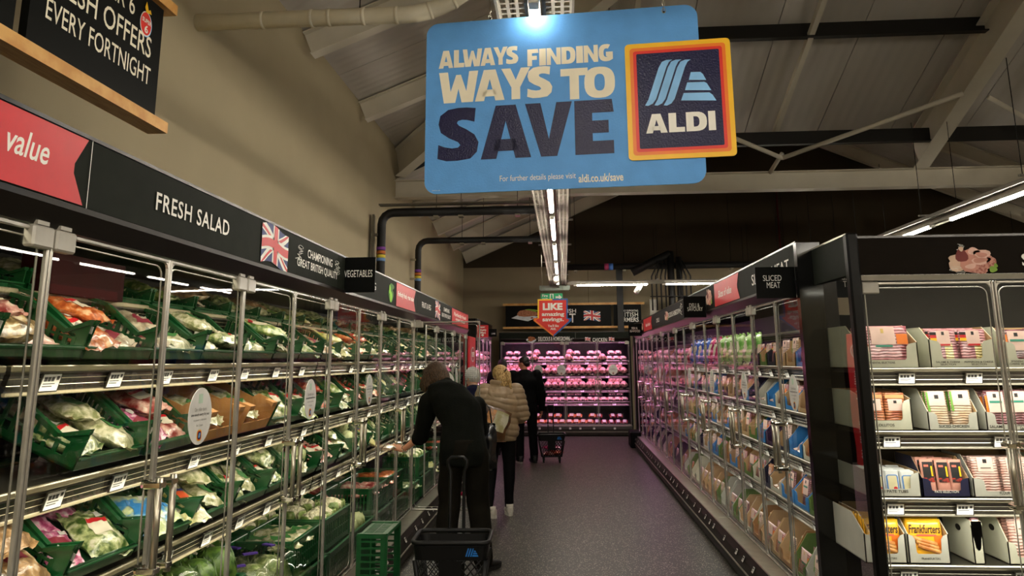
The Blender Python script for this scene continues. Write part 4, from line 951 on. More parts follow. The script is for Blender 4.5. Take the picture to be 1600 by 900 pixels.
# head of lettuce in a bag: ruffled leaves and a twisted tail
def head_mb(r, seed, kind):
    mb = MB(); rnd = random.Random(seed)
    mb.ball((0, 0, r*.75), (r*.8, r*.8, r*.7), 14, 0)
    for k in range(16):
        a = k*2.4; tilt = .3+.5*(k/16); L = r*(1.25-.3*k/16); vs = []; nU, nV = 6, 7
        for i in range(nU+1):
            for j in range(nV+1):
                s_ = i/nU; t = (j/nV-.5)*2; wd = r*.62*math.sin(PI*min(1, s_*.85+.12))
                rad = r*.35+L*s_*math.cos(tilt+s_*1.0)*.85; z = r*.25+L*s_*math.sin(tilt+s_*.9)+.012*math.sin(t*9+k)*s_
                x = rad; y = t*wd; vs.append((x*math.cos(a)-y*math.sin(a), x*math.sin(a)+y*math.cos(a), max(.002, z-abs(t)*r*.12)))
        fs = [(i*(nV+1)+j, (i+1)*(nV+1)+j, (i+1)*(nV+1)+j+1, i*(nV+1)+j+1) for i in range(nU) for j in range(nV)]
        mb.add(vs, fs, 1, sm=True)
    return mb
LEAF = mat('lettuce_leaf', '5f7d35', .45, col2='9db064', col3='c9cf9c', scale=22, bump=.4); LEAFD = mat('dark_leaf', '33501f', .45, col2='5c7a30', scale=22, bump=.4)
CAUL = mat('cauliflower_curd', 'd8d0a8', .7, col2='efe9cc', scale=60, bump=.8)
reg('head', 'lettuce_head', 'lettuce', head_mb(.11, 3, 0).mesh('lettuce_head', [LEAF, LEAF]), [('bag_film', pillow(.29, .30, .19, 9)[0].mesh('bag_film', FILM)), ('purple_tie', MB().box(-.012, .012, -.02, .04, .2, .206).mesh('purple_tie', mat('purple_label', '4a2f8a', .5)))])
reg('darkhead', 'lettuce_head', 'lettuce', head_mb(.10, 5, 0).mesh('lettuce_head', [LEAFD, LEAFD]), [('purple_tie', MB().box(-.012, .012, -.03, .03, .185, .19).mesh('purple_tie', mat('purple_label', '4a2f8a', .5)))])
mb = MB(); rnd = random.Random(4)
for k in range(26):
    a = k*2.4; rr = .075*math.sqrt(k/26); mb.ball((rr*math.cos(a), rr*math.sin(a), .075+.035*(1-(rr/.075)**2)), .026, 8, 0)
for k in range(7):
    a = k*.9; mb.loft([((.05*math.cos(a), .05*math.sin(a), .01), (.03*math.cos(a+1.57), .03*math.sin(a+1.57), 0), (0, 0, .006)), ((.1*math.cos(a), .1*math.sin(a), .05), (.05*math.cos(a+1.57), .05*math.sin(a+1.57), 0), (0, 0, .005)), ((.1*math.cos(a), .1*math.sin(a), .11), (.03*math.cos(a+1.57), .03*math.sin(a+1.57), 0), (.005, 0, .005))], 8, 1)
reg('caul', 'cauliflower', 'cauliflower', mb.mesh('cauliflower', [CAUL, LEAF]), [])
reg('cabbage', 'cabbage', 'cabbage', head_mb(.085, 8, 1).mesh('cabbage', [mat('cabbage_core', 'c9d29a', .5), mat('cabbage_leaf', '9fb06a', .5, col2='d3d9a8', scale=20, bump=.3)]), [])
# tray packs for meat: black tray, film dome, meat
def tray_pack(w_, d, h, mm, fl, lm):
    tr = MB(); tr.prism([(-w_/2+.01, 0), (w_/2-.01, 0), (w_/2, h), (w_/2-.004, h), (w_/2-.014, .004), (-w_/2+.014, .004), (-w_/2+.004, h), (-w_/2, h)], -d/2, d/2, 'y')
    tr.box(-w_/2+.01, w_/2-.01, -d/2-.003, -d/2+.002, 0, h); tr.box(-w_/2+.01, w_/2-.01, d/2-.002, d/2+.003, 0, h)
    mt = MB(); rnd = random.Random(int(w_*1000+h*100))
    for k in range(3): mt.ball(((k-1)*w_*.27, rnd.uniform(-.08, .08)*d, h*.75), (w_*.17, d*.4, h*.6), 10, M=R(rnd.uniform(-.2, .2)))
    mt.ball((rnd.uniform(-.2, .2)*w_, .1*d, h*1.1), (w_*.25, d*.18, h*.4), 10)
    lb = MB().box(-w_*.22, w_*.22, -d*.35, d*.2, h*1.5, h*1.5+.002)
    return tr.mesh('meat_pack', fl), [('meat', mt.mesh('meat', mm)), ('pack_label', lb.mesh('pack_label', lm))]
MEATP = mat('raw_poultry', 'd99a92', .35, col2='efc4b4', scale=14, coat=.8); MEATO = mat('marinated_poultry', 'd5602a', .35, col2='ec9a5a', scale=14, coat=.8); MEATR = mat('red_meat', '8a2a2a', .35, col2='c25a50', scale=14, coat=.8)
TRAYB = mat('black_pack_tray', '1a1a1e', .3)
a, b = tray_pack(.19, .15, .035, MEATP, TRAYB, mat('label_cream', 'e8dfc6')); reg('poultry', 'meat_pack', 'meat pack', a, b)
a, b = tray_pack(.2, .15, .04, MEATO, TRAYB, mat('label_cream', 'e8dfc6')); reg('marinated', 'meat_pack', 'meat pack', a, b)
a, b = tray_pack(.17, .15, .035, MEATR, TRAYB, WHITE); reg('redmeat', 'meat_pack', 'meat pack', a, b)
mb = MB(); mb.ball((0, 0, .065), (.07, .1, .06), 14)       # whole bird in a bag with legs
for s_ in (-1, 1): mb.loft([((s_*.05, -.03, .06), (.035, 0, 0), (0, 0, .035)), ((s_*.045, -.09, .09), (.026, 0, 0), (0, 0, .028)), ((s_*.02, -.125, .115), (.01, 0, 0), (0, 0, .01))], 8)
reg('bird', 'whole_chicken_pack', 'meat pack', mb.mesh('whole_chicken_pack', MEATP), [('pack_label', MB().box(-.03, .03, -.135, -.13, .02, .06, M=R(0)).mesh('pack_label', PRINTK)), ('black_tray', MB().box(-.075, .075, -.11, .1, 0, .016, ch=.004).mesh('black_tray', TRAYB))])
# upright slim packs for the deli cartons: stands on its long bottom edge, faces -y
def flat_pack(w_, h, mats_, layout):
    mb = MB(); n = 8; vs = []; 
    for s_ in (1, -1):
        for j in range(n+1):
            for i in range(n+1):
                x = -1+2*i/n; z = -1+2*j/n; k = max(0, (1-x**4)*(1-z**4))**.5
                vs.append((x*w_/2, -s_*(.002+.008*k+.0025*mnoise.noise(Vector((x*3+w_*9, z*3, s_)))*k), h/2+z*h/2))
    N = (n+1)**2; fs = []
    for s_ in (0, 1):
        for j in range(n):
            for i in range(n): a_ = s_*N+j*(n+1)+i; q = (a_, a_+1, a_+n+2, a_+n+1); fs.append(q if s_ == 0 else q[::-1])
    mb.add(vs, fs, 0, sm=True)
    rim = [i for i in range(n)]+[j*(n+1)+n for j in range(n)]+[n*(n+1)+i for i in range(n, 0, -1)]+[j*(n+1) for j in range(n, 0, -1)]
    mb.f += [(rim[k], N+rim[k], N+rim[(k+1) % len(rim)], rim[(k+1) % len(rim)]) for k in range(len(rim))]; mb.m += [0]*len(rim); mb.smooth += [True]*len(rim)
    kids = []
    for nm, (x0, x1, z0, z1), m, lf in layout:
        q = MB(); q.box(x0*w_/2, x1*w_/2, -.0112-lf*.0012, -.0105-lf*.0012, z0*h, z1*h); kids.append((nm, q.mesh(nm, m)))
    return mb.mesh('meat_slices_pack', mats_), kids
def slice_mat(nm, a, b, dirn='X'):
    m = mat(nm, a, .3, col2=b, scale=20, coat=.8)
    nt = m.node_tree; bs = nt.nodes['Principled BSDF']; tc = nt.nodes['Texture Coordinate']; wv = nt.nodes.new('ShaderNodeTexWave'); wv.bands_direction = 'Z'; wv.inputs['Scale'].default_value = 26; wv.inputs['Distortion'].default_value = 3
    nt.links.new(tc.outputs['Object'], wv.inputs['Vector']); bp = nt.nodes.new('ShaderNodeBump'); bp.inputs['Strength'].default_value = .6; bp.inputs['Distance'].default_value = .006
    nt.links.new(wv.outputs['Fac'], bp.inputs['Height']); nt.links.new(bp.outputs[0], bs.inputs['Normal'])
    mx = nt.nodes.new('ShaderNodeMixRGB'); mx.blend_type = 'MULTIPLY'; mx.inputs[0].default_value = .45
    for l in list(nt.links):
        if l.to_node == bs and l.to_socket.name == 'Base Color': nt.links.new(l.from_socket, mx.inputs[1]); nt.links.remove(l)
    nt.links.new(wv.outputs['Color'], mx.inputs[2]); nt.links.new(mx.outputs[0], bs.inputs['Base Color']); return m
SL = dict(salami=slice_mat('salami_slices', 'b5606a', 'dd9a9c'), cheese=slice_mat('cheese_slices', 'e6c860', 'f2e09a'), ham=slice_mat('ham_slices', 'e0a494', 'efc9bb'), chick=slice_mat('chicken_slices', 'dcb48c', 'ecd2b4'), roll=slice_mat('rolled_meat', 'b8562c', 'd98a58'), dark=slice_mat('dark_salami', '6a2a32', 'a86a70'))
LPK = mat('label_pale_pink', 'ecc9bb', .5); LGD = mat('label_gold', 'd9b76a', .5); LBK = mat('label_black', '18171a', .4)
reg('p_cont', *['meat_slices_pack', 'meat pack'], *flat_pack(.185, .165, SL['salami'], [('pack_label', (-.55, .45, .55, .98), LPK, 1), ('label_crest', (-.12, .0, .82, .93), LGD, 2), ('label_stripe', (-.4, .3, .48, .53), mat('teal', '2f8a72'), 2), ('flag_corner', (.5, .95, .55, .8), ORA, 1), ('film_patch', (-.98, -.7, .05, .55), SL['roll'], 1)]))
reg('p_salch', 'meat_slices_pack', 'meat pack', *flat_pack(.125, .165, SL['salami'], [('pack_label', (-.5, .5, .58, .96), LPK, 1), ('cheese_slices', (.0, .6, .04, .62), SL['cheese'], .5), ('flag_black', (-.98, -.5, .84, .92), PRINTK, 1), ('flag_red', (-.98, -.5, .76, .84), RED, 1), ('flag_gold', (-.98, -.5, .68, .76), YEL, 1), ('label_stripe', (-.45, .45, .55, .6), RED, 2), ('label_crest', (-.1, .1, .84, .93), LBK, 2)]))
reg('p_roll', 'meat_slices_pack', 'meat pack', *flat_pack(.085, .165, SL['roll'], [('pack_label', (-.7, .7, .5, .82), LPK, 1), ('label_crest', (-.15, .15, .7, .78), LBK, 2), ('label_top', (-.9, .9, .84, .94), mat('label_tan', 'd99a5e'), 1)]))
reg('p_chick', 'meat_slices_pack', 'meat pack', *flat_pack(.085, .19, SL['chick'], [('pack_label', (-.8, .8, .6, .98), LPK, 1), ('label_crest', (-.2, .2, .78, .88), LBK, 2), ('label_edge', (-.98, -.75, .45, .95), mat('leafg', '6aa23a'), 1)]))
reg('p_salami', 'meat_slices_pack', 'meat pack', *flat_pack(.115, .19, SL['dark'], [('pack_label', (-.75, .75, .42, .95), LPK, 1), ('label_crest', (-.2, .1, .8, .9), LBK, 2), ('label_stripe', (-.6, .55, .66, .72), mat('teal', '2f8a72'), 2), ('label_edge', (-.98, -.8, .4, .85), ORA, 1)]))
reg('p_pate', 'pate_pack', 'pate pack', *flat_pack(.085, .165, mat('pate_pink', 'd99a88', .3, coat=.8), [('pack_label', (-.8, .8, .48, .92), LBK, 1), ('label_pattern', (-.8, .8, .36, .48), mat('aztec_print', 'b03020', .5, col2='20181a', scale=60), 1), ('label_text', (-.6, .1, .78, .84), mat('coral_print', 'd8705a'), 2), ('label_flag', (.4, .65, .52, .8), YEL, 2)]))
reg('p_ham', 'meat_slices_pack', 'meat pack', *flat_pack(.13, .18, SL['ham'], [('pack_label', (-.6, .6, .6, .97), LPK, 1), ('label_crest', (-.15, .15, .82, .92), LBK, 2), ('label_text', (-.4, .4, .68, .71), PRINTG, 2)]))
FRK = mat('frankfurter_bag', 'f2a81c', .35, col2='f6c52a', scale=3, coat=.8)
me, kids = flat_pack(.20, .175, FRK, [('orange_edge', (.5, .97, .02, .62), mat('frank_orange', 'e8741c', .4, coat=.6), .6), ('ribbon', (-.45, .65, .60, .64), mat('ribbon_coral', 'e0604a', .5), 1.5)])
tm = text_mesh('Frankfurters', (-.088, .09, .116, .152), mat('dark_brown_print', '3a1608'), .02, .2, lift=.0125); tm.transform(Matrix.Rotation(PI/2, 4, 'X')); kids.append(('lettering', tm))
mb = MB()
for x, z, L_, m in ((-.005, .085, .13, 0), (.005, .07, .12, 0), (.015, .054, .12, 0)): mb.tube([(x-L_/2, -.0125, z+.014), (x-L_/4, -.013, z+.004), (x+L_/4, -.013, z-.008), (x+L_/2, -.0125, z-.014)], .0105, 8)
kids.append(('sausage_picture', mb.mesh('sausage_picture', mat('sausage_tan', 'c97a35', .4, col2='e2a25c', scale=16))))
reg('p_frank', 'frankfurter_pack', 'sausage pack', me, kids)
mb = MB(); mb.box(-.033, .033, -.012, .012, 0, .13, ch=.006); reg('p_tub', 'pate_tub', 'pate tub', mb.mesh('pate_tub', mat('tub_white', 'd9dbd8', .35)), [('pack_label', MB().prism(rrect(-.027, .027, .012, .105, .012, 4), -.0135, -.0125, 'y').mesh('pack_label', mat('tub_blue', '4a7fc0', .5))), ('label_field', MB().prism(rrect(-.021, .021, .03, .1, .006, 3), -.0142, -.0136, 'y').mesh('label_field', mat('tub_cream', 'd9cfa6'))), ('label_disc', MB().prism([(.01+.009*math.cos(q/2), .035+.009*math.sin(q/2)) for q in range(12)], -.0148, -.0143, 'y').mesh('label_disc', RED))])
reg('p_bag', 'deli_bag', 'deli bag', pillow(.17, .2, .05, 21)[0].mesh('deli_bag', prod_mat('deli_bag_mix', 'b5826a', 'e3cdb8', 'efe6da', 16)), [('pack_label', patch(pillow(.17, .2, .05, 21)[1], 12, 3, 9, 4, 9).mesh('pack_label', LPK))])
for nm_, cc, c2 in (('bluebag', '2a48b0', '4a78d8'), ('greenbag', '5fa83a', 'b7dc8a'), ('magbag', 'a81c5a', 'd8407a')):
    m_, v_ = pillow(.2, .24, .07, len(nm_)); reg(nm_, 'snack_bag', 'food bag', m_.mesh('snack_bag', mat(nm_, cc, .25, col2=c2, scale=12, coat=.9, bump=.5, bscale=30)), [('pack_label', patch(v_, 12, 3, 9, 3, 9).mesh('pack_label', mat('label_cream', 'e8dfc6')))])

def spawn(k, M, label, group=None, kids=True):
    nm, cat, me, ch = PK[k]
    o = link(nm, me, None, M, label, cat, group)
    if kids:
        for cn, cm in ch: link(cn, cm, o)
    return o

# green crates
def crate_mb(w_, d, h, lip, ribs=True, solid_front=False):
    mb = MB(); t = .006
    mb.box(-w_/2, w_/2, 0, d, 0, .008)
    def wall(P0, P1, z1, z1b=None, nslots=7, low=None):
        """ribbed wall from P0 to P1 with rails and slots"""
        P0 = Vector(P0); P1 = Vector(P1); L = (P1-P0).length; dx = (P1-P0).normalized(); M_ = Matrix(((dx.x, -dx.y, 0, P0.x), (dx.y, dx.x, 0, P0.y), (0, 0, 1, 0), (0, 0, 0, 1)))
        mb.box(0, L, -t/2, t/2, 0, .03, M=M_); mb.box(0, L, -.011, .011, z1-.014, z1, M=M_, ch=.003); mb.box(0, L, -t/2, t/2, z1-.045, z1-.014, M=M_)
        zs = [.03, (z1-.045+.03)/2-.004, z1-.045]
        mb.box(0, L, -t/2, t/2, zs[1], zs[1]+.008, M=M_)
        n = nslots*2
        for i in range(n+1): x = L*i/n; mb.box(max(0, x-.006), min(L, x+.006), -t/2-.001, t/2+.001, .03, z1-.045, M=M_)
        for x in (0, L): mb.box(max(0, x-.02), min(L, x+.02), -.009, .009, 0, z1, M=M_)
    wall((-w_/2, d-t), (w_/2, d-t), h)
    if lip < h: mb.box(-w_/2, w_/2, 0, t, 0, lip); mb.box(-w_/2, w_/2, -.008, .014, lip-.012, lip, ch=.003); 
    else: wall((-w_/2, 0), (w_/2, 0), h)
    for s_ in (-1, 1):
        if lip < h:
            # side with the dipped V towards the front
            x = s_*(w_/2-t/2); pr = [(0, 0), (d, 0), (d, h), (d*.62, h), (d*.2, h*.55), (d*.10, h*.62), (.0, h*.9)]
            a_, b_ = x-t/2, x+t/2
            mb.box(a_, b_, 0, d, 0, .03)
            mb.prism([(d*.6, h-.014), (d, h-.014), (d, h), (d*.6, h)], x-.01, x+.01, 'x'); mb.prism([(d*.17, h*.55), (d*.2, h*.55-.014), (d*.62, h-.016), (d*.62, h)], x-.01, x+.01, 'x')
            mb.prism([(0, h*.78), (0, h*.9), (d*.2, h*.55), (d*.18, h*.5)], x-.01, x+.01, 'x')
            mb.prism([(0, .03), (d*.1, .03), (d*.1, h*.5), (d*.18, h*.52), (0, h*.8)], a_, b_, 'x')
            for i in range(12):
                y_ = d*(.1+.9*i/11); zt_ = min(h-.01, h*.5+max(0, y_-d*.2)/(d*.42)*h*.5); mb.box(a_-.001, b_+.001, max(0, y_-.007), min(d, y_+.007), .03, max(.05, zt_-.008))
            mb.box(a_, b_, d*.1, d, h*.38, h*.38+.008)
        else: wall((s_*(w_/2-t/2), 0), (s_*(w_/2-t/2), d), h)
    return mb
CR = {'short': crate_mb(.385, .40, .15, .045).mesh('green_crate', GREENC), 'long': crate_mb(.385, .52, .16, .045).mesh('green_crate', GREENC), 'full': crate_mb(.56, .39, .2, .2).mesh('green_crate', GREENC), 'deep': crate_mb(.39, .56, .2, .2).mesh('green_crate', GREENC), 'fdark': crate_mb(.39, .56, .2, .2).mesh('green_crate', GREEND)}
CLABEL = MB().box(-.035, .035, -.011, -.0095, -.012, .012).mesh('crate_ticket', PRICE)
ORD = ['first', 'second', 'third', 'fourth', 'fifth', 'sixth', 'seventh', 'eighth', 'ninth', 'tenth', 'eleventh', 'twelfth', 'thirteenth', 'fourteenth', 'fifteenth', 'sixteenth', 'seventeenth', 'eighteenth', 'nineteenth', 'twentieth', 'twenty first', 'twenty second', 'twenty third', 'twenty fourth', 'twenty fifth', 'twenty sixth', 'twenty seventh', 'twenty eighth', 'twenty ninth', 'thirtieth', 'thirty first', 'thirty second', 'thirty third', 'thirty fourth', 'thirty fifth', 'thirty sixth', 'thirty seventh', 'thirty eighth', 'thirty ninth', 'fortieth', 'forty first', 'forty second', 'forty third', 'forty fourth', 'forty fifth', 'forty sixth', 'forty seventh', 'forty eighth', 'forty ninth', 'fiftieth']
DESC = dict(lettuce='green and white salad bag', pale='pale chopped salad bag', pink='pink radish bag', blue='blue-edged salad bag', mush='bag of pale mushrooms', potato='brown potato bag', orange='bag of orange carrots', tomato='pack of orange-red tomatoes', yellow='yellow-white celery bag', white='cream vegetable pack', leek='green and white leek pack', redp='red-labelled vegetable pack', head='bagged green lettuce head', darkhead='dark curly lettuce head', caul='cream cauliflower', cabbage='pale green cabbage', bluebag='blue food bag', greenbag='green food bag', magbag='magenta food bag', p_bag='clear bag of sliced meat')
rnd = random.Random(11)
ROWN = {1.64: 'upper', 1.28: 'middle', .93: 'lower', 1.9: 'top'}
def fill_crate(CM_, kinds, w_, d, where, n, far):
    spots = [(-.09, .12, 'near front'), (.09, .13, 'far front'), (-.08, .30, 'near back'), (.09, .31, 'far back'), (.0, .22, 'on top')]
    for j in range(n):
        x, y_, wd = spots[j]; k = kinds[j % len(kinds)]; z = .012 if j < 4 else .075
        if n <= 2: x *= .5; y_ = .14+.16*j; z = .012+.03*j
        tall = k in ('caul', 'cabbage', 'head', 'darkhead')
        sz = rnd.uniform(.74, .95)
        Mx = CM_ @ T((x+rnd.uniform(-.03, .03), min(y_, d-.12)+rnd.uniform(-.01, .01), z+rnd.uniform(0, .02))) @ R(rnd.uniform(-.5, .5)) @ R(rnd.uniform(-.12, .25), 'X') @ R(rnd.uniform(-.2, .2), 'Y') @ Matrix.Scale(sz, 4)
        if k in ('yellow', 'leek'): Mx = Mx @ R(rnd.uniform(-.2, .2))
        spawn(k, Mx, f'{DESC[k]}, {wd if n > 2 else ("lower" if j == 0 else "upper")}, {where}', 'produce packs in the wall cabinets', kids=not far)
UP = [['white'], ['mush', 'redp', 'mush'], ['orange', 'white'], ['white', 'pale'], ['pale', 'lettuce'], ['lettuce', 'pale'], ['leek', 'white'], ['white', 'leek'], ['potato', 'leek'], ['yellow', 'pale'], ['orange', 'yellow'], ['tomato', 'pale'], ['leek', 'yellow'], ['pale', 'white']]
MID = [['redp', 'white'], None, ['lettuce', 'pale', 'white'], ['pink', 'redp', 'lettuce'], 'box', 'box', ['pale', 'lettuce'], ['leek', 'lettuce'], ['tomato', 'white'], ['leek', 'pale'], ['tomato', 'tomato', 'orange'], ['tomato', 'orange'], ['pale', 'lettuce'], ['leek', 'yellow']]
LOW = [['potato', 'potato'], ['mush', 'potato', 'white'], ['pink', 'lettuce', 'pink'], ['blue', 'blue', 'lettuce'], ['yellow', 'pale', 'yellow'], ['lettuce', 'pale'], ['lettuce', 'leek'], ['pale', 'cabbage'], ['tomato', 'redp'], ['lettuce', 'pale'], ['cabbage', 'pale'], ['yellow', 'lettuce'], ['lettuce', 'leek'], ['pale', 'lettuce']]
TOPK = [['redp', 'white'], ['redp'], ['pale'], ['lettuce', 'pale'], ['leek'], ['white', 'potato'], ['lettuce'], ['pale', 'potato'], ['leek', 'lettuce'], ['yellow'], ['lettuce'], ['pale']]
def kraft_box(Mx, label, w_=.36, d=.46, h=.15, m=KRAFT, nm='cardboard_crate'):
    mb = MB(); t = .005; mb.box(-w_/2, w_/2, 0, d, 0, t); 
    for s_ in (-1, 1):
        mb.prism([(0, 0), (d, 0), (d, h), (d*.75, h), (d*.7, h*.75), (d*.3, h*.75), (d*.25, h*.95), (0, h*.95)], s_*w_/2-t/2, s_*w_/2+t/2, 'x')
        mb.prism([(0, h*.8), (.05, h*.95), (0, h*.97)], min(s_*w_/2, s_*(w_/2-.06)), max(s_*w_/2, s_*(w_/2-.06)), 'x')
    mb.box(-w_/2, w_/2, d-t, d, 0, h); mb.box(-w_/2, w_/2, 0, t, 0, h*.35)
    o = mb.build(nm, m, None, label=label, cat='cardboard crate', group='cardboard crates among the produce'); o.matrix_basis = Mx
    f_ = MB().prism([(-w_/2+.02, h), (w_/2-.02, h), (w_/2-.06, h+.09), (-w_/2+.06, h+.09)], d-.003, d, 'y').build('raised_flap', m, o); f_.matrix_basis = T((0, d, h)) @ R(-.5, 'X') @ T((0, -d, -h))
    MB().box(.06, .11, d*.35, d*.5, h*.3, h*.301).build('hand_hole', PRINTK, o) if False else None
    return o
for si, (z, tilt, kinds_, ck, dd) in enumerate(((1.64, 17, UP, 'short', .40), (1.28, 24, MID, 'long', .52), (.93, 24, LOW, 'long', .52))):
    i = 0; y = 1.60
    while y < 11.5:
        yc = y+.2
        # avoid cabinet joints
        far = yc > 6.6
        kk = kinds_[i] if i < len(kinds_) else kinds_[7+(i*5+si) % 6]
        sh = ROWN[z]
        CMx = ML(0) @ T((yc, .115, z+.022)) @ R(math.radians(tilt+rnd.uniform(-2, 2)), 'X') @ R(rnd.uniform(-.03, .03))
        where = f'{ORD[i]} crate, {sh} produce shelf'
        if kk == 'box':
            kraft_box(CMx, f'torn brown cardboard crate, {ORD[i]} box along the {sh} produce shelf')
            spawn('pale', CMx @ T((0, .16, .03)) @ R(.4), f'pale salad bag in the {ORD[i]} box of the {sh} produce shelf', 'produce packs in the wall cabinets')
            if i == 5: spawn('leek', CMx @ T((.05, .3, .03)) @ R(.2), f'leek pack in the {ORD[i]} box of the {sh} produce shelf', 'produce packs in the wall cabinets')
        elif kk is not None:
            o = link('green_crate', CR[ck], None, CMx, f'tilted green crate, {ORD[i]} from the near end of the {sh} produce shelf', 'crate', 'green crates on the produce shelves')
            if not far: link('crate_ticket', CLABEL, o, T((.19, .03, .1)) @ R(PI/2))
            if rnd.random() < .06 and far: pass
            else: fill_crate(CMx, kk, .385, dd, where, rnd.choice((3, 4, 5, 5)) if not far else 2, far)
        i += 1; y += .41
i = 0; y = 1.7
while y < 11.4:
    Mx = ML(0) @ T((y+.2, .42, 1.905)) @ R(.15, 'X'); k = TOPK[i % len(TOPK)]
    o = link('green_crate', CR['short'], None, Mx @ Matrix.Diagonal((1, .9, .62, 1)), f'shallow green crate, {ORD[i]} along the top produce shelf', 'crate', 'green crates on the produce shelves')
    fill_crate(Mx, k, .385, .36, f'{ORD[i]} shallow crate, top shelf', 2, True)
    i += 1; y += .41
db = MB().box(2.6, 3.05, .30, .42, 1.9, 2.05); o = db.build('promotion_box', mat('dull_red_card', '2c0808', .7, spec=.1), None, label='dark red display box behind the top crates', cat='box'); o.matrix_basis = ML(0) @ T((-.05, .05, 0))

# stacks in the well of the produce cabinets
WELL = [(1.75, 2, 'mush'), (2.35, 2, 'potato'), (2.95, 2, 'head'), (3.53, 2, 'darkhead'), (4.1, 1, 'head'), (4.72, 2, 'pale'), (5.32, 2, 'caul'), (5.92, 1, 'cabbage'), (6.5, 2, 'redp'), (7.1, 2, 'orange'), (7.8, 1, 'lettuce'), (8.5, 2, 'caul'), (9.2, 1, 'yellow'), (9.9, 2, 'tomato'), (10.6, 1, 'pale')]
for i, (y, nst, k) in enumerate(WELL):
    for s_ in range(nst):
        Mx = ML(0) @ T((y, .06 if s_ == 0 else .09, .222+.205*s_)) @ R(rnd.uniform(-.02, .02))
        link('green_crate', CR['full'] if i % 2 == 0 else CR['full'], None, Mx, f'deep green crate in the produce cabinet well, {ORD[i]} stack, {"bottom" if s_ == 0 else "upper"} one', 'crate', 'deep crates in the cabinet wells')
        if s_ == 0 and nst == 2: continue
        for j, (dx, dy) in enumerate(((-.17, .11), (0, .12), (.17, .11), (-.1, .28), (.11, .28))):
            spawn(k, Mx @ T((dx, dy, (.15 if 'head' in k else .10)+rnd.uniform(0, .03))) @ R(rnd.uniform(0, 3)) @ Matrix.Scale(1.25 if 'head' in k else 1, 4), f'{DESC[k]}, {ORD[j]} in the {ORD[i]} crate stack of the well', 'produce in the deep crates', kids=y < 5)
    # a second row set back and higher
for i, (y, k) in enumerate(((2.3, 'lettuce'), (2.9, 'head'), (3.5, 'yellow'), (4.3, 'leek'), (4.9, 'caul'), (5.5, 'cabbage'), (6.1, 'redp'), (6.7, 'white'))):
    Mx = ML(0) @ T((y, .47, .45)) @ R(.25, 'X')
    link('green_crate', CR['full'], None, Mx, f'green crate set back in the cabinet well, {ORD[i]} of the rear row', 'crate', 'deep crates in the cabinet wells')
    for j, dx in enumerate((-.16, .02, .18)): spawn(k, Mx @ T((dx, .1, .1)) @ R(rnd.uniform(-1, 1)), f'{DESC[k]}, {ORD[j]} one in the {ORD[i]} rear crate of the well', 'produce in the deep crates', kids=y < 5)

# empty crate standing on its end on the floor
e_ = link('green_crate', CR['full'], None, T((-1.34, 4.92, .002)) @ Matrix(((0, 0, 1, 0), (0, 1, 0, 0), (-1, 0, 0, .56), (0, 0, 0, 1))) @ T((.28-.0, 0, 0)), 'empty green crate standing on end on the floor by the kerb', 'crate')
# ------------------------------------------------------------------ deli cartons
def carton_mesh(w_, d, hb, hf, m, inner=KRAFTL, cut=.5):
    """shelf tray: high back, sides sloping to a low front with a window cut"""
    mb = MB(); t = .0035
    mb.box(-w_/2, w_/2, 0, d, 0, t, 1)
    side = [(0, 0), (d, 0), (d, hb), (d*.35, hb), (0, hf*1.35)]
    for s_ in (-1, 1):
        a_, b_ = sorted((s_*w_/2, s_*(w_/2-t))); mb.prism(side, a_, b_, 'x', 0)
        a_, b_ = sorted((s_*(w_/2-t), s_*(w_/2-t*1.6))); mb.prism(side, a_, b_, 'x', 1)
    mb.box(-w_/2, w_/2, d-t, d, 0, hb, 1)
    wn = w_*.32
    mb.prism([(-w_/2, 0), (w_/2, 0), (w_/2, hf*1.35), (wn+.012, hf*1.25), (wn, hf*1.1), (wn-.004, hf*.5), (wn-.012, hf*.42), (-wn+.012, hf*.42), (-wn+.004, hf*.5), (-wn, hf*1.1), (-wn-.012, hf*1.25), (-w_/2, hf*1.35)], 0, t, 'y', 0)
    return mb.mesh('display_carton', [m, inner])
MEI = ME
def carton(M, w_, d, hb, hf, m, label, group, key, npk, step, texts=(), first=.02, kids=True, lean=-.12, desc='pack', packw=None, cat='carton'):
    """a carton and what stands in it, front pack first"""
    ck = (round(w_, 3), d, hb, hf, m.name)
    if ck not in CMC: CMC[ck] = carton_mesh(w_, d, hb, hf, m)
    o = link('display_carton', CMC[ck], None, M, label, cat, group)
    for body, (x0, x1, z0, z1), tm_ in texts:
        me = text_mesh(body, (x0*w_, x1*w_, z0, z1), tm_, .012, lift=.0012)
        link('lettering', me, o, Matrix(((1, 0, 0, 0), (0, 0, -1, 0), (0, 1, 0, 0), (0, 0, 0, 1))))
    for r_ in range(npk):
        for xx, nm in (([(0, '')] if packw is None else [((i-(packw-1)/2)*w_*.92/packw, ('left ', 'middle ', 'right ')[i] if packw == 3 else ('left ', 'right ')[i]) for i in range(packw)])):
            pw_, ph_ = PSZ.get(key, (.17, .18)); sx = w_*.9/(packw or 1)/pw_*.95; sz = hb*rnd.uniform(.9, .97)/ph_
            spawn(key, M @ T((xx+rnd.uniform(-.004, .004), first+r_*step, .005)) @ R(rnd.uniform(-.05, .05)) @ R(lean, 'X') @ Matrix.Diagonal((sx, 1, sz, 1)), f'{nm}{desc}, {ORD[r_]} from front, in the {label.split(" by the ")[0].split(" behind ")[0].split(" at the ")[0].split(" right of ")[0] if "frank" not in label else ("carton behind the post" if "behind" in label else "carton right of the post")}', group, kids)
    return o
CMC = {}
PSZ = dict(p_cont=(.19, .165), p_salch=(.128, .165), p_roll=(.087, .165), p_chick=(.087, .19), p_salami=(.118, .19), p_pate=(.087, .165), p_ham=(.133, .18), p_frank=(.2, .175), p_tub=(.067, .13))
eg = 'cooked meat cartons in the end cabinet'
def EC(x, z, y=.135): return ME @ T((x, y, z+.004))
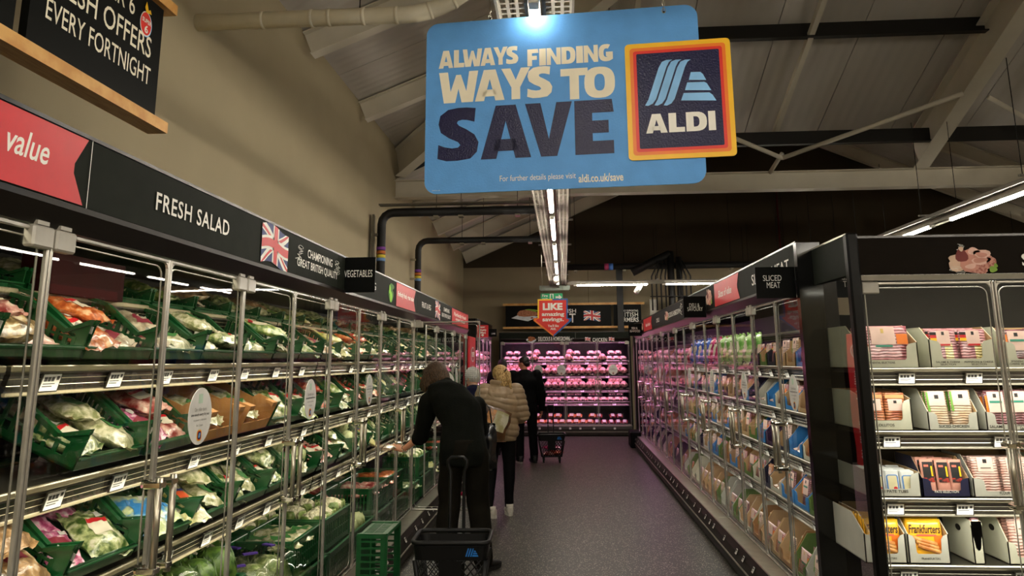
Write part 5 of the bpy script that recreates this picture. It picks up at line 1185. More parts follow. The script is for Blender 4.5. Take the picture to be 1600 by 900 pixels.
PYZ = {1.59: 560, 1.27: 660, .94: 765, .62: 870}
def fit(l, r, z): a = at(l, PYZ[z], 1, 4.135).x-1.56; b = at(r, PYZ[z], 1, 4.135).x-1.56; return (a+b)/2, b-a-.004
tx = PRINTK
ec_list = [
    # shelf 1.59
    (1341, 1436, 1.59, .45, .23, .10, CARTW, 'cream carton lettered continental selections', 'p_cont', 3, .05, [('CONTINENTAL SELECTIONS', (-.42, .1, .022, .034), tx)], 'sliced salami pack', None),
    (1453, 1556, 1.59, .27, .215, .11, CARTW, 'cream carton lettered salami and cheese', 'p_salch', 3, .05, [('SALAMI & CHEESE\nSELECTION', (-.42, -.05, .012, .034), tx), ('PEPPERONI & CHEESE\nSELECTION', (.02, .46, .012, .034), tx)], 'salami and cheese pack', 2),
    (1571, 1665, 1.59, .27, .215, .10, CARTW, 'cream carton lettered spanish meat at the frame edge', 'p_salami', 3, .05, [('SPANISH MEAT &\nCHEESE SELECTION', (-.45, .0, .012, .036), tx)], 'dark salami pack', 2),
    # shelf 1.27
    (1349, 1427, 1.27, .44, .20, .12, CARTW, 'cream carton lettered rollitos', 'p_roll', 4, .04, [('ROLLITOS', (-.25, .12, .02, .034), tx)], 'rolled meat pack', 2),
    (1450, 1530, 1.27, .28, .21, .07, CARTG, 'cream carton lettered sliced chicken', 'p_chick', 4, .04, [('SLICED CHICKEN', (-.3, .3, .014, .028), tx)], 'sliced chicken pack', 2),
    (1541, 1622, 1.27, .28, .21, .07, CARTG, 'cream carton lettered salami', 'p_salami', 3, .05, [('SALAMI', (-.45, -.2, .012, .026), tx), ('PEPPERED\nSALAMI', (.1, .42, .004, .03), tx)], 'dark salami pack', 2),
    # shelf .94
    (1357, 1440, .94, .45, .13, .09, CARTG, 'low pale carton of pate tubs', 'p_tub', 7, .035, [('DELI PATE TUBS', (-.35, .25, .02, .034), tx)], 'white pate tub', 3),
    (1441, 1517, .94, .30, .19, .07, CARTN, 'navy carton lettered pate selection', 'p_pate', 4, .045, [('PATE SELECTION', (-.25, .25, .02, .034), WHITE)], 'pate pack with black label', 3),
    (1521, 1622, .94, .30, .20, .07, CARTG, 'pale carton of ham by the door handles', 'p_ham', 4, .04, [('FLOUR TOPPED HAM', (-.1, .4, .014, .028), tx)], 'pink ham pack', 2),
    # shelf .62
    (1352, 1418, .62, .44, .22, .105, CARTG, 'grey-white carton of frankfurters behind the black post', 'p_frank', 5, .03, [('FRANKFURTERS', (-.2, .25, .018, .028), tx)], 'yellow frankfurter pack', None),
    (1420, 1486, .62, .30, .22, .105, CARTG, 'grey-white carton of frankfurters right of the black post', 'p_frank', 6, .03, [('FRANKFURTERS', (-.2, .25, .018, .028), tx)], 'yellow frankfurter pack', None),
    (1576, 1650, .62, .32, .25, .08, CARTW, 'tall white carton at the frame edge on the lowest shelf', 'bluebag', 0, .05, [], 'pack', None),
    (1522, 1540, .62, .30, .22, .15, CARTW, 'narrow tall white carton with oval hand hole', 'p_salami', 0, .1, [], 'dark salami pack', None)]
for l_, r_, z, d, hb, hf, m, lab, key, npk, st, tx_, desc, pw in ec_list:
    x, w_ = fit(l_, r_, z)
    carton(EC(x, z), w_, d, hb, hf, m, lab, eg, key, npk, st, tx_, desc=desc, packw=pw)
spawn('p_salami', EC(fit(1522, 1540, .62)[0], .62) @ T((0, .02, .03)) @ Matrix.Diagonal((.38, 1, 1, 1)), 'dark salami pack in the narrow tall white carton', eg)
o = [x for x in COL.objects if x.get('label') == 'tall white carton at the frame edge on the lowest shelf'][0]
for j in range(4): spawn('p_ham', EC(fit(1576, 1650, .62)[0], .62) @ T((0, .03+j*.05, .005)) @ R(-.1, 'X') @ Matrix.Diagonal((1.2, 1, 1.25, 1)), f'blue-edged ham pack, {ORD[j]} from the front, in the tall white carton', eg)
for o_ in [x for x in COL.objects if x.name.startswith('display_carton') and 'tall white' in (x.get('label') or '')]:
    xw = min(v.co.x for v in o_.data.vertices)
    link('hand_hole', MB().prism([(.13+.025*math.cos(a), .15+.016*math.sin(a)) for a in [2*PI*i/16 for i in range(16)]], xw-.001, xw+.0005, 'x').mesh('hand_hole', PRINTK), o_)
# cartons seen through the glazed end, one behind the other
for z, key, hb, lab in ((1.59, 'p_cont', .23, 'upper'), (1.27, 'p_roll', .2, 'second'), (.94, 'p_tub', .13, 'third')):
    pass
# cartons past the frame
for z in (1.59, 1.27, .94, .62):
    for j in range(3): carton(EC(1.02+.3*j, z), .27, .28, .2, .09, CARTW, f'cream carton past the frame, {ORD[j]}, end shelf {["one","two","three","four"][int((1.6-z)/.32)]}', eg, 'p_ham', 1, .05, desc='ham pack')
# ---- the deli row
RW = [(1.59, 'top'), (1.29, 'second'), (.99, 'third'), (.66, 'fourth'), (.225, 'bottom')]
CB = mat('carton_kraft_dark', '8a6238', .8); 
pal = {0: [CARTN, KRAFTL, CARTP, CARTW, KRAFTL, CARTV, CARTR, CARTB, CARTN, CARTP], 1: [KRAFTL, CARTB, CARTB, CARTP, CARTW, CARTN, KRAFTL, CARTB, CARTG, CARTN], 2: [CARTB, CARTB, KRAFTL, CARTW, CARTP, KRAFTL, CARTB, CARTN, CARTV, CARTG], 3: [CARTB, CARTW, CARTB, CARTB, CARTN, KRAFT, CARTV, CARTG, CARTV, KRAFT], 4: [KRAFTL, CARTW, CARTG, KRAFT, KRAFT, CARTV, CARTV, KRAFTL, CARTW, CARTG]}
cname = {CARTN.name: 'navy', KRAFTL.name: 'light brown', CARTP.name: 'plum', CARTV.name: 'olive green', CARTR.name: 'crimson', CARTB.name: 'blue', CARTW.name: 'off-white', CARTG.name: 'grey-white', KRAFT.name: 'brown'}
keys = ['p_ham', 'p_salami', 'p_chick', 'p_cont', 'p_bag', 'p_roll', 'p_salch']
kdesc = {'p_ham': 'ham pack', 'p_salami': 'salami pack', 'p_chick': 'sliced chicken pack', 'p_cont': 'mixed meat pack', 'p_roll': 'rolled meat pack', 'p_salch': 'salami-cheese pack', 'p_bag': 'bag of sliced meat', 'poultry': 'tray of pale meat', 'bluebag': 'blue food bag', 'greenbag': 'green food bag', 'magbag': 'magenta food bag', 'redmeat': 'tray of red meat'}
dg = 'cartons in the deli row'
MR0 = T((1.45, 0, 0)) @ R(-PI/2)                       # x local = -world y
for si, (z, sn) in enumerate(RW):
    y = 4.72; i = 0
    hmax = .22 if si else .2
    while y < 15.2:
        w_ = rnd.choice((.22, .26, .3)) if y < 10 else .34
        yc = y+w_/2; m = pal[si][(i*7+si*3) % 10] if y < 10 else rnd.choice((CARTP, CARTW, CARTN, KRAFTL))
        hb = hmax*rnd.uniform(.85, 1.0)*(1.25 if si == 4 else 1); yb = .11 if si < 4 else .07
        M_ = MR0 @ T((-yc, yb, z+.004))
        lab = f'{cname[m.name]} carton, {ORD[i]} along the {sn} shelf of the deli row'
        ck = (w_, .30, round(hb, 2), .07, m.name)
        if ck not in CMC: CMC[ck] = carton_mesh(w_-.012, .30, round(hb, 2), .07, m, inner=m if m is not KRAFTL and rnd.random() < .6 else KRAFTL)
        if si == 0 and 6.4 < y < 9.3:
            k = ('greenbag', 'greenbag', 'magbag', 'bluebag', 'bluebag')[int((y-6.4)/.58) % 5]
            for j in range(2): spawn(k, M_ @ T((0, .05+.07*j, .13)) @ R(PI/2-.2, 'X'), f'{kdesc[k]} standing on the {sn} deli shelf, {ORD[i]} place, {"front" if j == 0 else "behind"}', dg)
        else:
            o = link('display_carton', CMC[ck], None, M_, lab, 'carton', dg)
            k = rnd.choice(keys) if y < 10 else rnd.choice(('poultry', 'p_ham', 'redmeat', 'p_salami'))
            flatk = k in ('p_bag', 'poultry', 'redmeat')
            for j in range(2 if y < 10 else 1):
                Mx = M_ @ (T((0, .13, .02+.05*j)) @ R(.5, 'X') if flatk else T((rnd.uniform(-.02, .02), .03+.08*j, .006)) @ R(-.15, 'X') @ Matrix.Diagonal((min(1.2, (w_-.03)/.13) if k not in ('p_cont',) else (w_-.03)/.19, 1, 1, 1)))
                spawn(k, Mx, f'{kdesc[k]} in the {ORD[i]} {cname[m.name]} carton, {sn} deli shelf, {"front" if j == 0 else "back"}', dg, kids=y < 9)
        i += 1; y += w_+.006
# ---- pink-lit cabinets: trays and birds
pg = 'meat packs under the pink lights'
def pinkrow(M0, W, tag, cols):
    for si, z in enumerate((1.62, 1.32, 1.01, .72, .225)):
        n = int(W/.155); 
        for i in range(n):
            x = .14+(W-.28)*i/(n-1)
            k = ('poultry', 'bird', 'bird', 'poultry', 'marinated')[si]
            if si == 0 and i % 5 == 4: k = 'bird'
            if si == 4 and i > n*.7: k = 'redmeat'
            if k == 'bird':
                Mx = M0 @ T((x, .2, z+.008)) @ R(rnd.uniform(-.2, .2)) @ R(.35, 'X') @ Matrix.Diagonal((1.1, 1.1, 1.25, 1))
            else: Mx = M0 @ T((x, .2, z+.03)) @ R(rnd.uniform(-.15, .15)) @ R(.55, 'X') @ Matrix.Diagonal((1, 1.15, 1.2, 1))
            nm = {'poultry': 'tray of pale chicken', 'bird': 'whole chicken pack', 'marinated': 'tray of orange marinated chicken', 'redmeat': 'tray of red meat'}[k]
            spawn(k, Mx, f'{nm}, {ORD[i]} from left, {("top", "second", "third", "fourth", "bottom")[si]} shelf of the {tag}', pg)
            if i % 3 != 2:
                spawn(k, Mx @ T((.05, .12, .05)), f'{nm} behind the {ORD[i]} one, {("top", "second", "third", "fourth", "bottom")[si]} shelf of the {tag}', pg)
pinkrow(MBK, 2.9, 'chicken cabinet', 0)
pinkrow(MBL, 2.72, 'corner cabinet', 0)
# ------------------------------------------------------------------ people
def remesh(mb, name, m, parent, vox=.008, smooth=4, disp=None, shade=True):
    me0 = mb.mesh('tmp', m); o = bpy.data.objects.new('tmp', me0); COL.objects.link(o)
    md = o.modifiers.new('r', 'REMESH'); md.mode = 'VOXEL'; md.voxel_size = vox
    s_ = o.modifiers.new('s', 'SMOOTH'); s_.iterations = smooth; s_.factor = .5
    dg_ = bpy.context.evaluated_depsgraph_get(); me = bpy.data.meshes.new_from_object(o.evaluated_get(dg_))
    bpy.data.objects.remove(o)
    if disp:
        ns = [v.normal.copy() for v in me.vertices]
        for v, n in zip(me.vertices, ns): v.co += n*disp(v.co, n)
    for p in me.polygons: p.use_smooth = True
    me.name = name; me.materials.clear(); me.materials.append(m); me.update()
    return link(name, me, parent)
V = Vector
def limb(mb, pts, rs, n=14):
    """tapering limb with round ends"""
    P = [V(p) for p in pts]; Q = []; Rr = []
    for i in range(len(P)-1):
        k = 5
        for j in range(k): t = j/k; Q.append(P[i].lerp(P[i+1], t)); s_ = t*t*(3-2*t); Rr.append(rs[i]*(1-s_)+rs[i+1]*s_)
    Q.append(P[-1]); Rr.append(rs[-1]); mb.tube(Q, 0, n, rs=Rr)
    mb.ball(P[0], rs[0], 12); mb.ball(P[-1], rs[-1], 12)
def torso(mb, hip, waist, chest, neck, side, widths, grow=0.0):
    """rounded trunk along hip-waist-chest-neck; side = unit vector to the person's right"""
    C_ = [hip-V((0, 0, .09)), hip, waist, chest, chest.lerp(neck, .6), neck]; secs = []
    for i, c in enumerate(C_):
        t = (C_[min(i+1, 5)]-C_[max(i-1, 0)]).normalized(); s_ = side.normalized(); f_ = t.cross(s_).normalized()
        wx, wy = widths[i]; secs.append((c, s_*(wx+grow), f_*(wy+grow)))
    # refine
    out = []
    for i in range(len(secs)-1):
        for j in range(5):
            t = j/5; s_ = t*t*(3-2*t); a, b = secs[i], secs[i+1]; out.append((a[0].lerp(b[0], t), a[1].lerp(b[1], s_), a[2].lerp(b[2], s_)))
    out.append(secs[-1]); mb.loft(out, 20, sup=2.3)
def head(mb, c, f_, upv, s=1.0):
    """skull, jaw, nose, ears facing f_"""
    f_ = f_.normalized(); r_ = f_.cross(upv).normalized(); u_ = r_.cross(f_)
    M_ = Matrix(((r_.x, f_.x, u_.x, c.x), (r_.y, f_.y, u_.y, c.y), (r_.z, f_.z, u_.z, c.z), (0, 0, 0, 1))) @ Matrix.Scale(s, 4)
    mb.ball((0, -.012, .025), (.074, .093, .09), 18, M=M_); mb.ball((0, .02, -.045), (.056, .066, .068), 14, M=M_); mb.ball((0, .05, -.088), (.026, .026, .02), 10, M=M_)
    mb.tube([(0, .082, .012), (0, .096, -.012), (0, .104, -.03)], 0, 8, M=M_, rs=[.008, .011, .014]); 
    for x in (-1, 1):
        mb.ball((x*.03, .07, .018), (.026, .016, .01), 10, M=M_); mb.ball((x*.076, -.004, -.008), (.009, .02, .03), 10, M=M_); mb.ball((x*.034, .055, -.03), (.022, .02, .022), 10, M=M_)
    mb.ball((0, .082, -.058), (.024, .01, .006), 8, M=M_); mb.ball((0, .08, -.068), (.02, .01, .006), 8, M=M_)
    return M_
def hand(mb, wrist, d, palm_n, side, curl=.5, s=1.0):
    """palm and five unequal fingers; d: pointing direction, palm_n: palm normal, side=+1 thumb towards d x n"""
    d = d.normalized(); n = (palm_n-d*palm_n.dot(d)).normalized(); a = d.cross(n)*side
    mb.loft([(wrist, a*.027*s, n*.02*s), (wrist+d*.03*s, a*.034*s, n*.018*s), (wrist+d*.07*s, a*.042*s, n*.015*s), (wrist+d*.095*s, a*.041*s, n*.013*s)], 12, sup=2.4)
    for k, (o_, L) in enumerate(((.031, .068), (.011, .078), (-.010, .073), (-.030, .058))):
        b = wrist+d*.09*s+a*o_*s; pts = [b-d*.01]; dd = d.copy(); 
        for j, fr in enumerate((.45, .32, .23)):
            dd = (dd*math.cos(curl*(.5+.25*j))+n*math.sin(curl*(.5+.25*j))).normalized(); dd = (dd+a*(o_*1.6)).normalized(); pts.append(pts[-1]+dd*L*fr*s*1.12)
        mb.tube(pts, 0, 8, rs=[.0095*s, .009*s, .0082*s, .0066*s]); mb.ball(pts[-1], .0066*s, 8)
    t0 = wrist+d*.03*s+a*.028*s; t1 = t0+(a*.8+d*.7+n*.3).normalized()*.04*s; t2 = t1+(d*.95+a*.25+n*.35).normalized()*.03*s
    mb.tube([t0, t1, t2], 0, 8, rs=[.014*s, .0105*s, .0085*s]); mb.ball(t2, .0085*s, 8)
SKIN = mat('skin', 'c78d6e', .5, var=.06, scale=8, bump=.05); SKINP = mat('skin_pale', 'd3a288', .5, var=.06, scale=8)
def cloth_disp(seed, a=.008, sc=7):
    def f(co, n): return a*(mnoise.noise(V((co.x*sc+seed, co.y*sc, co.z*sc*.8)))+.6*mnoise.noise(V((co.x*sc*2.3, co.y*sc*2.3+seed, co.z*sc*1.2))))
    return f
def shoe(parent, p, d, m, sole, s=1.0, nm='shoe'):
    d = d.normalized(); r_ = d.cross(V((0, 0, 1))); M_ = Matrix(((d.x, -r_.x, 0, p.x), (d.y, -r_.y, 0, p.y), (0, 0, 1, p.z), (0, 0, 0, 1))) @ Matrix.Scale(s, 4)
    mb = MB(); mb.loft([((-.09, 0, .05), (0, .02, 0), (0, 0, .03)), ((-.085, 0, .055), (0, .034, 0), (0, 0, .042)), ((-.03, 0, .062), (0, .038, 0), (0, 0, .052)), ((.03, 0, .05), (0, .042, 0), (0, 0, .036)), ((.1, 0, .04), (0, .046, 0), (0, 0, .026)), ((.15, 0, .034), (0, .04, 0), (0, 0, .02)), ((.18, 0, .03), (0, .018, 0), (0, 0, .012))], 14, sup=2.3)
    mb.loft([((-.035, 0, .07), (.05, 0, 0), (0, .038, 0)), ((-.04, 0, .115), (.048, 0, 0), (0, .04, 0))], 14)
    o = mb.build(nm, m, parent, ); o.matrix_basis = M_
    mb = MB(); mb.prism([(.185*math.cos(t)*(.56 if math.cos(t) < 0 else 1.02), .047*math.sin(t)*(.82 if math.cos(t) < 0 else 1)) for t in [2*PI*i/24 for i in range(24)]], 0, .028, 'z'); q = mb.build('sole', sole, o)
    mb = MB()
    for i in range(5): mb.tube([(.02+.02*i, -.025, .085-.008*i), (.025+.02*i, 0, .092-.009*i), (.02+.02*i, .025, .085-.008*i)], .003, 5)
    mb.build('laces', m, o)
def strands(mb, roots, r=.006):
    for pts in roots: mb.tube(pts, 0, 6, rs=[r*(1-.6*i/(len(pts)-1)) for i in range(len(pts))])
def person(lab, base, ang):
    return thing('person', lab, 'person', T(base) @ R(ang))

# helper for standing figures; local frame: faces +y, x to the person's right, z up. Height scale h
def figure(lab, base, ang, h, J, skin, parts, sk=1.0):
    p = person(lab, base, ang); body = MB(); g_ = lambda k: V(J[k])*h
    hip, waist, chest, neck, hd = (g_(k) for k in ('hip', 'waist', 'chest', 'neck', 'head')); side = (g_('sr')-g_('sl')).normalized()
    WD = [(.13*h, .10*h), (.165*h, .115*h), (.13*h, .095*h), (.165*h, .11*h), (.12*h, .08*h), (.05*h, .05*h)]
    torso(body, hip, waist, chest, neck, side, [(a*.9, b*.9) for a, b in WD]); limb(body, [neck-V((0, 0, .03)), neck.lerp(hd, .7)], [.055*h, .05*h])
    for q in 'lr':
        limb(body, [g_('s'+q), g_('e'+q), g_('w'+q)], [.045*h, .036*h, .024*h]); limb(body, [g_('h'+q), g_('k'+q), g_('a'+q)], [.075*h, .052*h, .033*h])
        d = (g_('w'+q)-g_('e'+q)).normalized(); hand(body, g_('w'+q), V(J.get('hd'+q, tuple(d))), V(J.get('pn'+q, (0, .3, -1))), -1 if q == 'l' else 1, J.get('curl', .5), h*.98)
    HM = head(body, hd, V(J['face']), V(J.get('up', (0, 0, 1))), h*.98)
    remesh(body, 'body', skin, p, .0065, 3)
    return p, g_, WD, side, HM

# --- man in dark green fleece reaching into the cabinet
h = 1.72/1.72
JA = dict(hip=(0, 0, .92), waist=(-.02, .07, 1.08), chest=(-.10, .16, 1.28), neck=(-.20, .27, 1.44), head=(-.31, .36, 1.50), face=(-.75, .75, -.55), up=(-.2, .3, 1),
          sl=(-.33, .2, 1.30), sr=(.09, .2, 1.27), el=(-.42, .34, 1.0), wl=(-.60, .45, .875), er=(.10, .33, 1.05), wr=(.0, .52, 1.0), hdl=(-.9, .35, .25), pnl=(.1, .6, -1), hdr=(-.1, .9, -.3), pnr=(-1, 0, -.2),
          hl=(-.10, .0, .90), hr=(.10, 0, .90), kl=(-.12, .03, .50), kr=(.12, .05, .49), al=(-.14, -.03, .09), ar=(.17, -.02, .09), curl=.35)
BASEA = (-.84, 6.28, 0)
p, g_, WD, side, HM = figure('stooping shopper in a dark green-black fleece reaching into the open cabinet', BASEA, 0, 1.0, JA, SKIN, None)
FLEECE = mat('dark_olive_fleece', '0c0e09', .9, spec=.12, var=.2, scale=40, bump=.4, bscale=160); TROUS = mat('dark_khaki_trousers', '14110a', .85, spec=.12, var=.2, bump=.2)
mb = MB(); torso(mb, g_('hip')-V((0, 0, .02)), g_('waist'), g_('chest'), g_('neck'), side, [(.15, .12), (.165, .125), (.15, .12), (.19, .13), (.165, .11), (.07, .07)], .03)
limb(mb, [g_('sl'), g_('el').lerp(g_('sl'), .0), g_('el').lerp(g_('wl'), .12)], [.085, .07, .062]); limb(mb, [g_('sr'), g_('er'), g_('wr')], [.078, .065, .05])
mb.tube([g_('neck')+V((-.0, .0, -.01)), g_('neck')+V((-.03, .03, .03))], 0, 14, rs=[.085, .072])
remesh(mb, 'fleece_jacket', FLEECE, p, .011, 5, cloth_disp(2, .012, 6))
mb = MB(); mb.tube([g_('el').lerp(g_('wl'), .10), g_('el').lerp(g_('wl'), .16)], .066, 14); mb.build('cuff', FLEECE, p)
mb = MB(); mb.loft([(g_('hip')+V((0, 0, .1)), (.165, 0, 0), (0, .13, 0)), (g_('hip'), (.175, 0, 0), (0, .145, 0)), (g_('hip')-V((0, 0, .1)), (.175, 0, 0), (0, .14, 0))], 18)
for q in 'lr': limb(mb, [g_('h'+q), g_('k'+q), g_('a'+q)+V((0, 0, .0))], [.105, .092, .085])
remesh(mb, 'trousers', TROUS, p, .012, 5, cloth_disp(5, .014, 6))
for q, dd in (('l', V((-.25, 1, 0))), ('r', V((.55, .85, 0)))): shoe(p, V((g_('a'+q).x, g_('a'+q).y, 0))+dd.normalized()*.03, dd, mat('black_shoe', '100f0e', .5), mat('black_sole', '0c0b0a', .6))
HAIRB = mat('brown_hair', '20170e', .6, col2='4d3924', scale=30, stretch=(6, 6, 1), bump=.5, bscale=50, spec=.25)
mb = MB(); mb.ball((0, -.03, .035), (.098, .108, .098), 20, M=HM); mb.ball((0, -.055, -.03), (.094, .085, .085), 18, M=HM); mb.ball((0, .035, .075), (.085, .065, .05), 14, M=HM)
for s_ in (-1, 1): mb.ball((s_*.075, -.01, -.03), (.03, .055, .07), 12, M=HM)
rr = random.Random(3)
for k in range(60):
    a = rr.uniform(-.3, 2*PI*.5+.3)+PI; x, y_ = math.cos(a), math.sin(a); mb.tube([(x*.08, -.03+y_*.09, .06), (x*.104, -.03+y_*.112, 0), (x*.1, -.04+y_*.105, -.07), (x*.085, -.04+y_*.088, -.115-.02*rr.random())], 0, 6, M=HM, rs=[.012, .012, .01, .004])
hc = HM @ V((0, -.01, 0)); fz = V(JA['face']).normalized()
for k in range(90):
    a = rr.uniform(0, 2*PI); dirv = V((math.cos(a), math.sin(a), 0)); 
    q0 = hc+dirv*.085+V((0, 0, .05)); q1 = hc+dirv*.118+V((0, 0, -.03)); q2 = hc+dirv*(.108+.02*rr.random())+V((0, 0, -.10-.04*rr.random()))
    if dirv.dot(V((-.6, .75, 0))) > .93: continue
    mb.tube([q0, q1, (q1+q2)/2+dirv*.01, q2], 0, 6, rs=[.015, .014, .011, .003])
remesh(mb, 'hair', HAIRB, p, .0045, 1)
mb = MB(); wl = g_('wl'); dl = (g_('wl')-g_('el')).normalized(); c0 = wl-dl*.02; o1 = dl.orthogonal().normalized(); o2 = dl.cross(o1)
for k in range(16): a = 2*PI*k/16; mb.ball(c0+o1*.032*math.cos(a)+o2*.03*math.sin(a), .006, 8)
mb.build('bead_bracelet', CHROME, p)
spawn('white', T(V(BASEA)+V((-.78, .48, .87))) @ R(.6), 'clear vegetable pack held over the open crate by the stooping shopper', None)
# dark bag hanging from the right hand
bg = link('shoulder_bag', None, None, T(V(BASEA)+V((.12, .58, .72))), 'black glossy shoulder bag at the stooping shopper hip, yellow emblem', 'bag')
bm_, _v = pillow(.22, .36, .12, 31); o = link('bag_body', bm_.mesh('bag_body', mat('black_vinyl', '0d0d10', .25, coat=.6)), bg, T((0, -.06, .18)) @ R(PI/2, 'X'))
MB().tube([(-.06, 0, .34), (-.04, -.02, .5), (.0, -.02, .55), (.04, -.02, .5), (.06, 0, .34)], .008, 6).build('strap', mat('black_vinyl', '0d0d10'), bg)
o = MB().prism([(.03*math.cos(a), .035*math.sin(a)) for a in [2*PI*i/16 for i in range(16)]], -.072, -.069, 'y').build('round_emblem', YEL, bg); o.matrix_basis = T((-.04, -.062, .27))

# --- woman in beige quilted jacket
JW = dict(hip=(0, 0, .88), waist=(0, .0, 1.03), chest=(0, -.01, 1.22), neck=(0, .01, 1.38), head=(-.0, .05, 1.49), face=(-.45, .8, -.35),
          sl=(-.17, -.01, 1.32), sr=(.17, -.01, 1.32), el=(-.25, -.02, 1.06), wl=(-.12, .2, 1.0), er=(.25, -.02, 1.07), wr=(.14, .2, 1.02), pnl=(.6, 0, -1), pnr=(-.6, 0, -1),
          hl=(-.09, 0, .86), hr=(.09, 0, .86), kl=(-.10, .04, .47), kr=(.10, .03, .47), al=(-.13, -.04, .08), ar=(.10, .10, .08), curl=.9)
BW = (-.715, 8.36, 0)
p, g_, WD, side, HM = figure('blonde shopper in a beige quilted hooded jacket and white trainers', BW, .12, .985, JW, SKINP, None)
QU = mat('beige_quilting', '9c8567', .5, var=.08, scale=10, coat=.15)
mb = MB(); torso(mb, g_('hip')+V((0, 0, .02)), g_('waist'), g_('chest'), g_('neck'), side, [(.15, .13), (.185, .15), (.165, .14), (.185, .15), (.15, .12), (.08, .08)], .02)
for q in 'lr': limb(mb, [g_('s'+q), g_('e'+q), g_('w'+q)], [.095, .078, .055])
def quilt(co, n):
    t = co.z/.065+.5*math.sin(co.x*9)+.4*math.sin(co.y*8); return .011*abs(math.sin(t*PI))**.6+.003*mnoise.noise(co*22)
o = remesh(mb, 'quilted_jacket', QU, p, .008, 4, quilt)
mb = MB(); c = g_('neck'); mb.loft([(c+V((0, -.05, .02)), (.13, 0, 0), (0, .09, .02)), (c+V((0, -.10, -.04)), (.15, 0, 0), (0, .08, .03)), (c+V((0, -.12, -.12)), (.12, 0, 0), (0, .06, .03)), (c+V((0, -.11, -.17)), (.05, 0, 0), (0, .03, .01))], 16)
mb.tube([(c+V((.09*math.cos(a), .0+.08*math.sin(a), .045))) for a in [2*PI*i/14 for i in range(14)]], .03, 8, closed=True)
remesh(mb, 'hood', QU, p, .009, 4, cloth_disp(1, .012, 12))
mb = MB(); mb.loft([(g_('hip')+V((0, 0, .08)), (.155, 0, 0), (0, .12, 0)), (g_('hip')-V((0, 0, .06)), (.16, 0, 0), (0, .125, 0))], 18)
for q in 'lr': limb(mb, [g_('h'+q), g_('k'+q), g_('a'+q)+V((0, 0, .02))], [.09, .065, .048])
remesh(mb, 'leggings', mat('black_leggings', '0f0e0f', .7, spec=.12, var=.2, bump=.2), p, .009, 4, cloth_disp(8, .006, 9))
WS = mat('white_trainer', 'c9c2b4', .6, var=.06)
shoe(p, V((g_('al').x, g_('al').y, 0)), V((-.75, .55, 0)), WS, WS, 1.0, 'trainer'); shoe(p, V((g_('ar').x, g_('ar').y, 0)), V((-.1, 1, 0)), WS, WS, 1.0, 'trainer')
BL = mat('blonde_hair', '7a5c30', .55, col2='cfae74', scale=26, stretch=(5, 5, .8), bump=.5, bscale=50, spec=.3)
mb = MB(); mb.ball((0, -.022, .035), (.092, .102, .096), 20, M=HM); mb.ball((0, -.05, -.02), (.085, .075, .08), 16, M=HM)
for k in range(46):
    a = rr.uniform(-1.25, 1.25)-PI/2; x, y_ = math.cos(a), math.sin(a); zz = rr.uniform(-.2, -.1)
    mb.tube([(x*.075, -.02+y_*.085, .07), (x*.098, -.02+y_*.104, 0), (x*.09, -.03+y_*.1, -.08), (x*.075+rr.uniform(-.02, .02), -.05+y_*.09, zz)], 0, 6, M=HM, rs=[.012, .012, .011, .003])
mb.tube([(.0, -.12, .03), (.02, -.15, -.02), (.01, -.15, -.1), (.03, -.14, -.2)], 0, 10, M=HM, rs=[.02, .034, .03, .006])
remesh(mb, 'hair', BL, p, .005, 2)
MB().tube([V(q) for q in ((.0, -.13, .02), (.012, -.14, .012))], .026, 10, M=HM).build('hair_tie', mat('hair_tie_dark', '2a1a1a'), p)
tb = link('tote_bag', None, None, T(V(BW)+V((-.06, -.22, 1.0))) @ R(.1), 'printed shopping bag tucked under the beige jacket arm', 'bag')
m_, vs = pillow(.34, .30, .10, 44, crimp=False); o = link('bag_body', m_.mesh('bag_body', mat('bag_print_brown', '1a1410', .35, col2='5a3a1c', scale=7, coat=.5)), tb, R(.35, 'Y') @ R(PI/2-.1, 'X'))
link('printed_panel', patch(vs, 12, 5, 11, 3, 11, .003).mesh('printed_panel', mat('bag_print_cream', 'c9c3a8', .35, col2='a39a6a', scale=9, coat=.5)), o)
link('printed_stripe', patch(vs, 12, 3, 6, 5, 11, .0045).mesh('printed_stripe', mat('bag_print_tan', '8a5a2a', .35, col2='c98a4a', scale=16, coat=.5)), o)

# --- person in navy coat and white knitted hat
JN = dict(hip=(0, 0, .86), waist=(-.01, .03, 1.0), chest=(-.03, .07, 1.18), neck=(-.06, .13, 1.34), head=(-.10, .2, 1.44), face=(-.8, .6, -.45), up=(-.1, .15, 1),
          sl=(-.22, .08, 1.25), sr=(.14, .06, 1.28), el=(-.28, .18, 1.02), wl=(-.2, .38, .92), er=(.24, .02, 1.03), wr=(.2, .2, .92), hl=(-.09, 0, .84), hr=(.09, 0, .84), kl=(-.1, .04, .46), kr=(.09, .03, .46), al=(-.12, 0, .08), ar=(.08, -.03, .08), curl=.8)
BN = (-1.08, 9.4, 0)
p, g_, WD, side, HM = figure('shopper in a navy coat, white knitted hat and pink trainers', BN, .0, .985, JN, SKINP, None)
NV = mat('navy_coat', '0a0b26', .75, spec=.12, var=.15, bump=.2)
mb = MB(); torso(mb, g_('hip')-V((0, 0, .06)), g_('waist'), g_('chest'), g_('neck'), side, [(.16, .14), (.18, .15), (.17, .14), (.185, .14), (.14, .11), (.07, .07)], .02)
for q in 'lr': limb(mb, [g_('s'+q), g_('e'+q), g_('w'+q)], [.09, .075, .055])
remesh(mb, 'coat', NV, p, .011, 4, cloth_disp(3, .01, 8))
mb = MB()
for q in 'lr': limb(mb, [g_('h'+q), g_('k'+q), g_('a'+q)+V((0, 0, .02))], [.085, .062, .05])
remesh(mb, 'trousers', mat('black_leggings', '0f0e0f'), p, .011, 4, cloth_disp(9, .006, 9))
PKS = mat('pink_trainer', 'b0123f', .5)
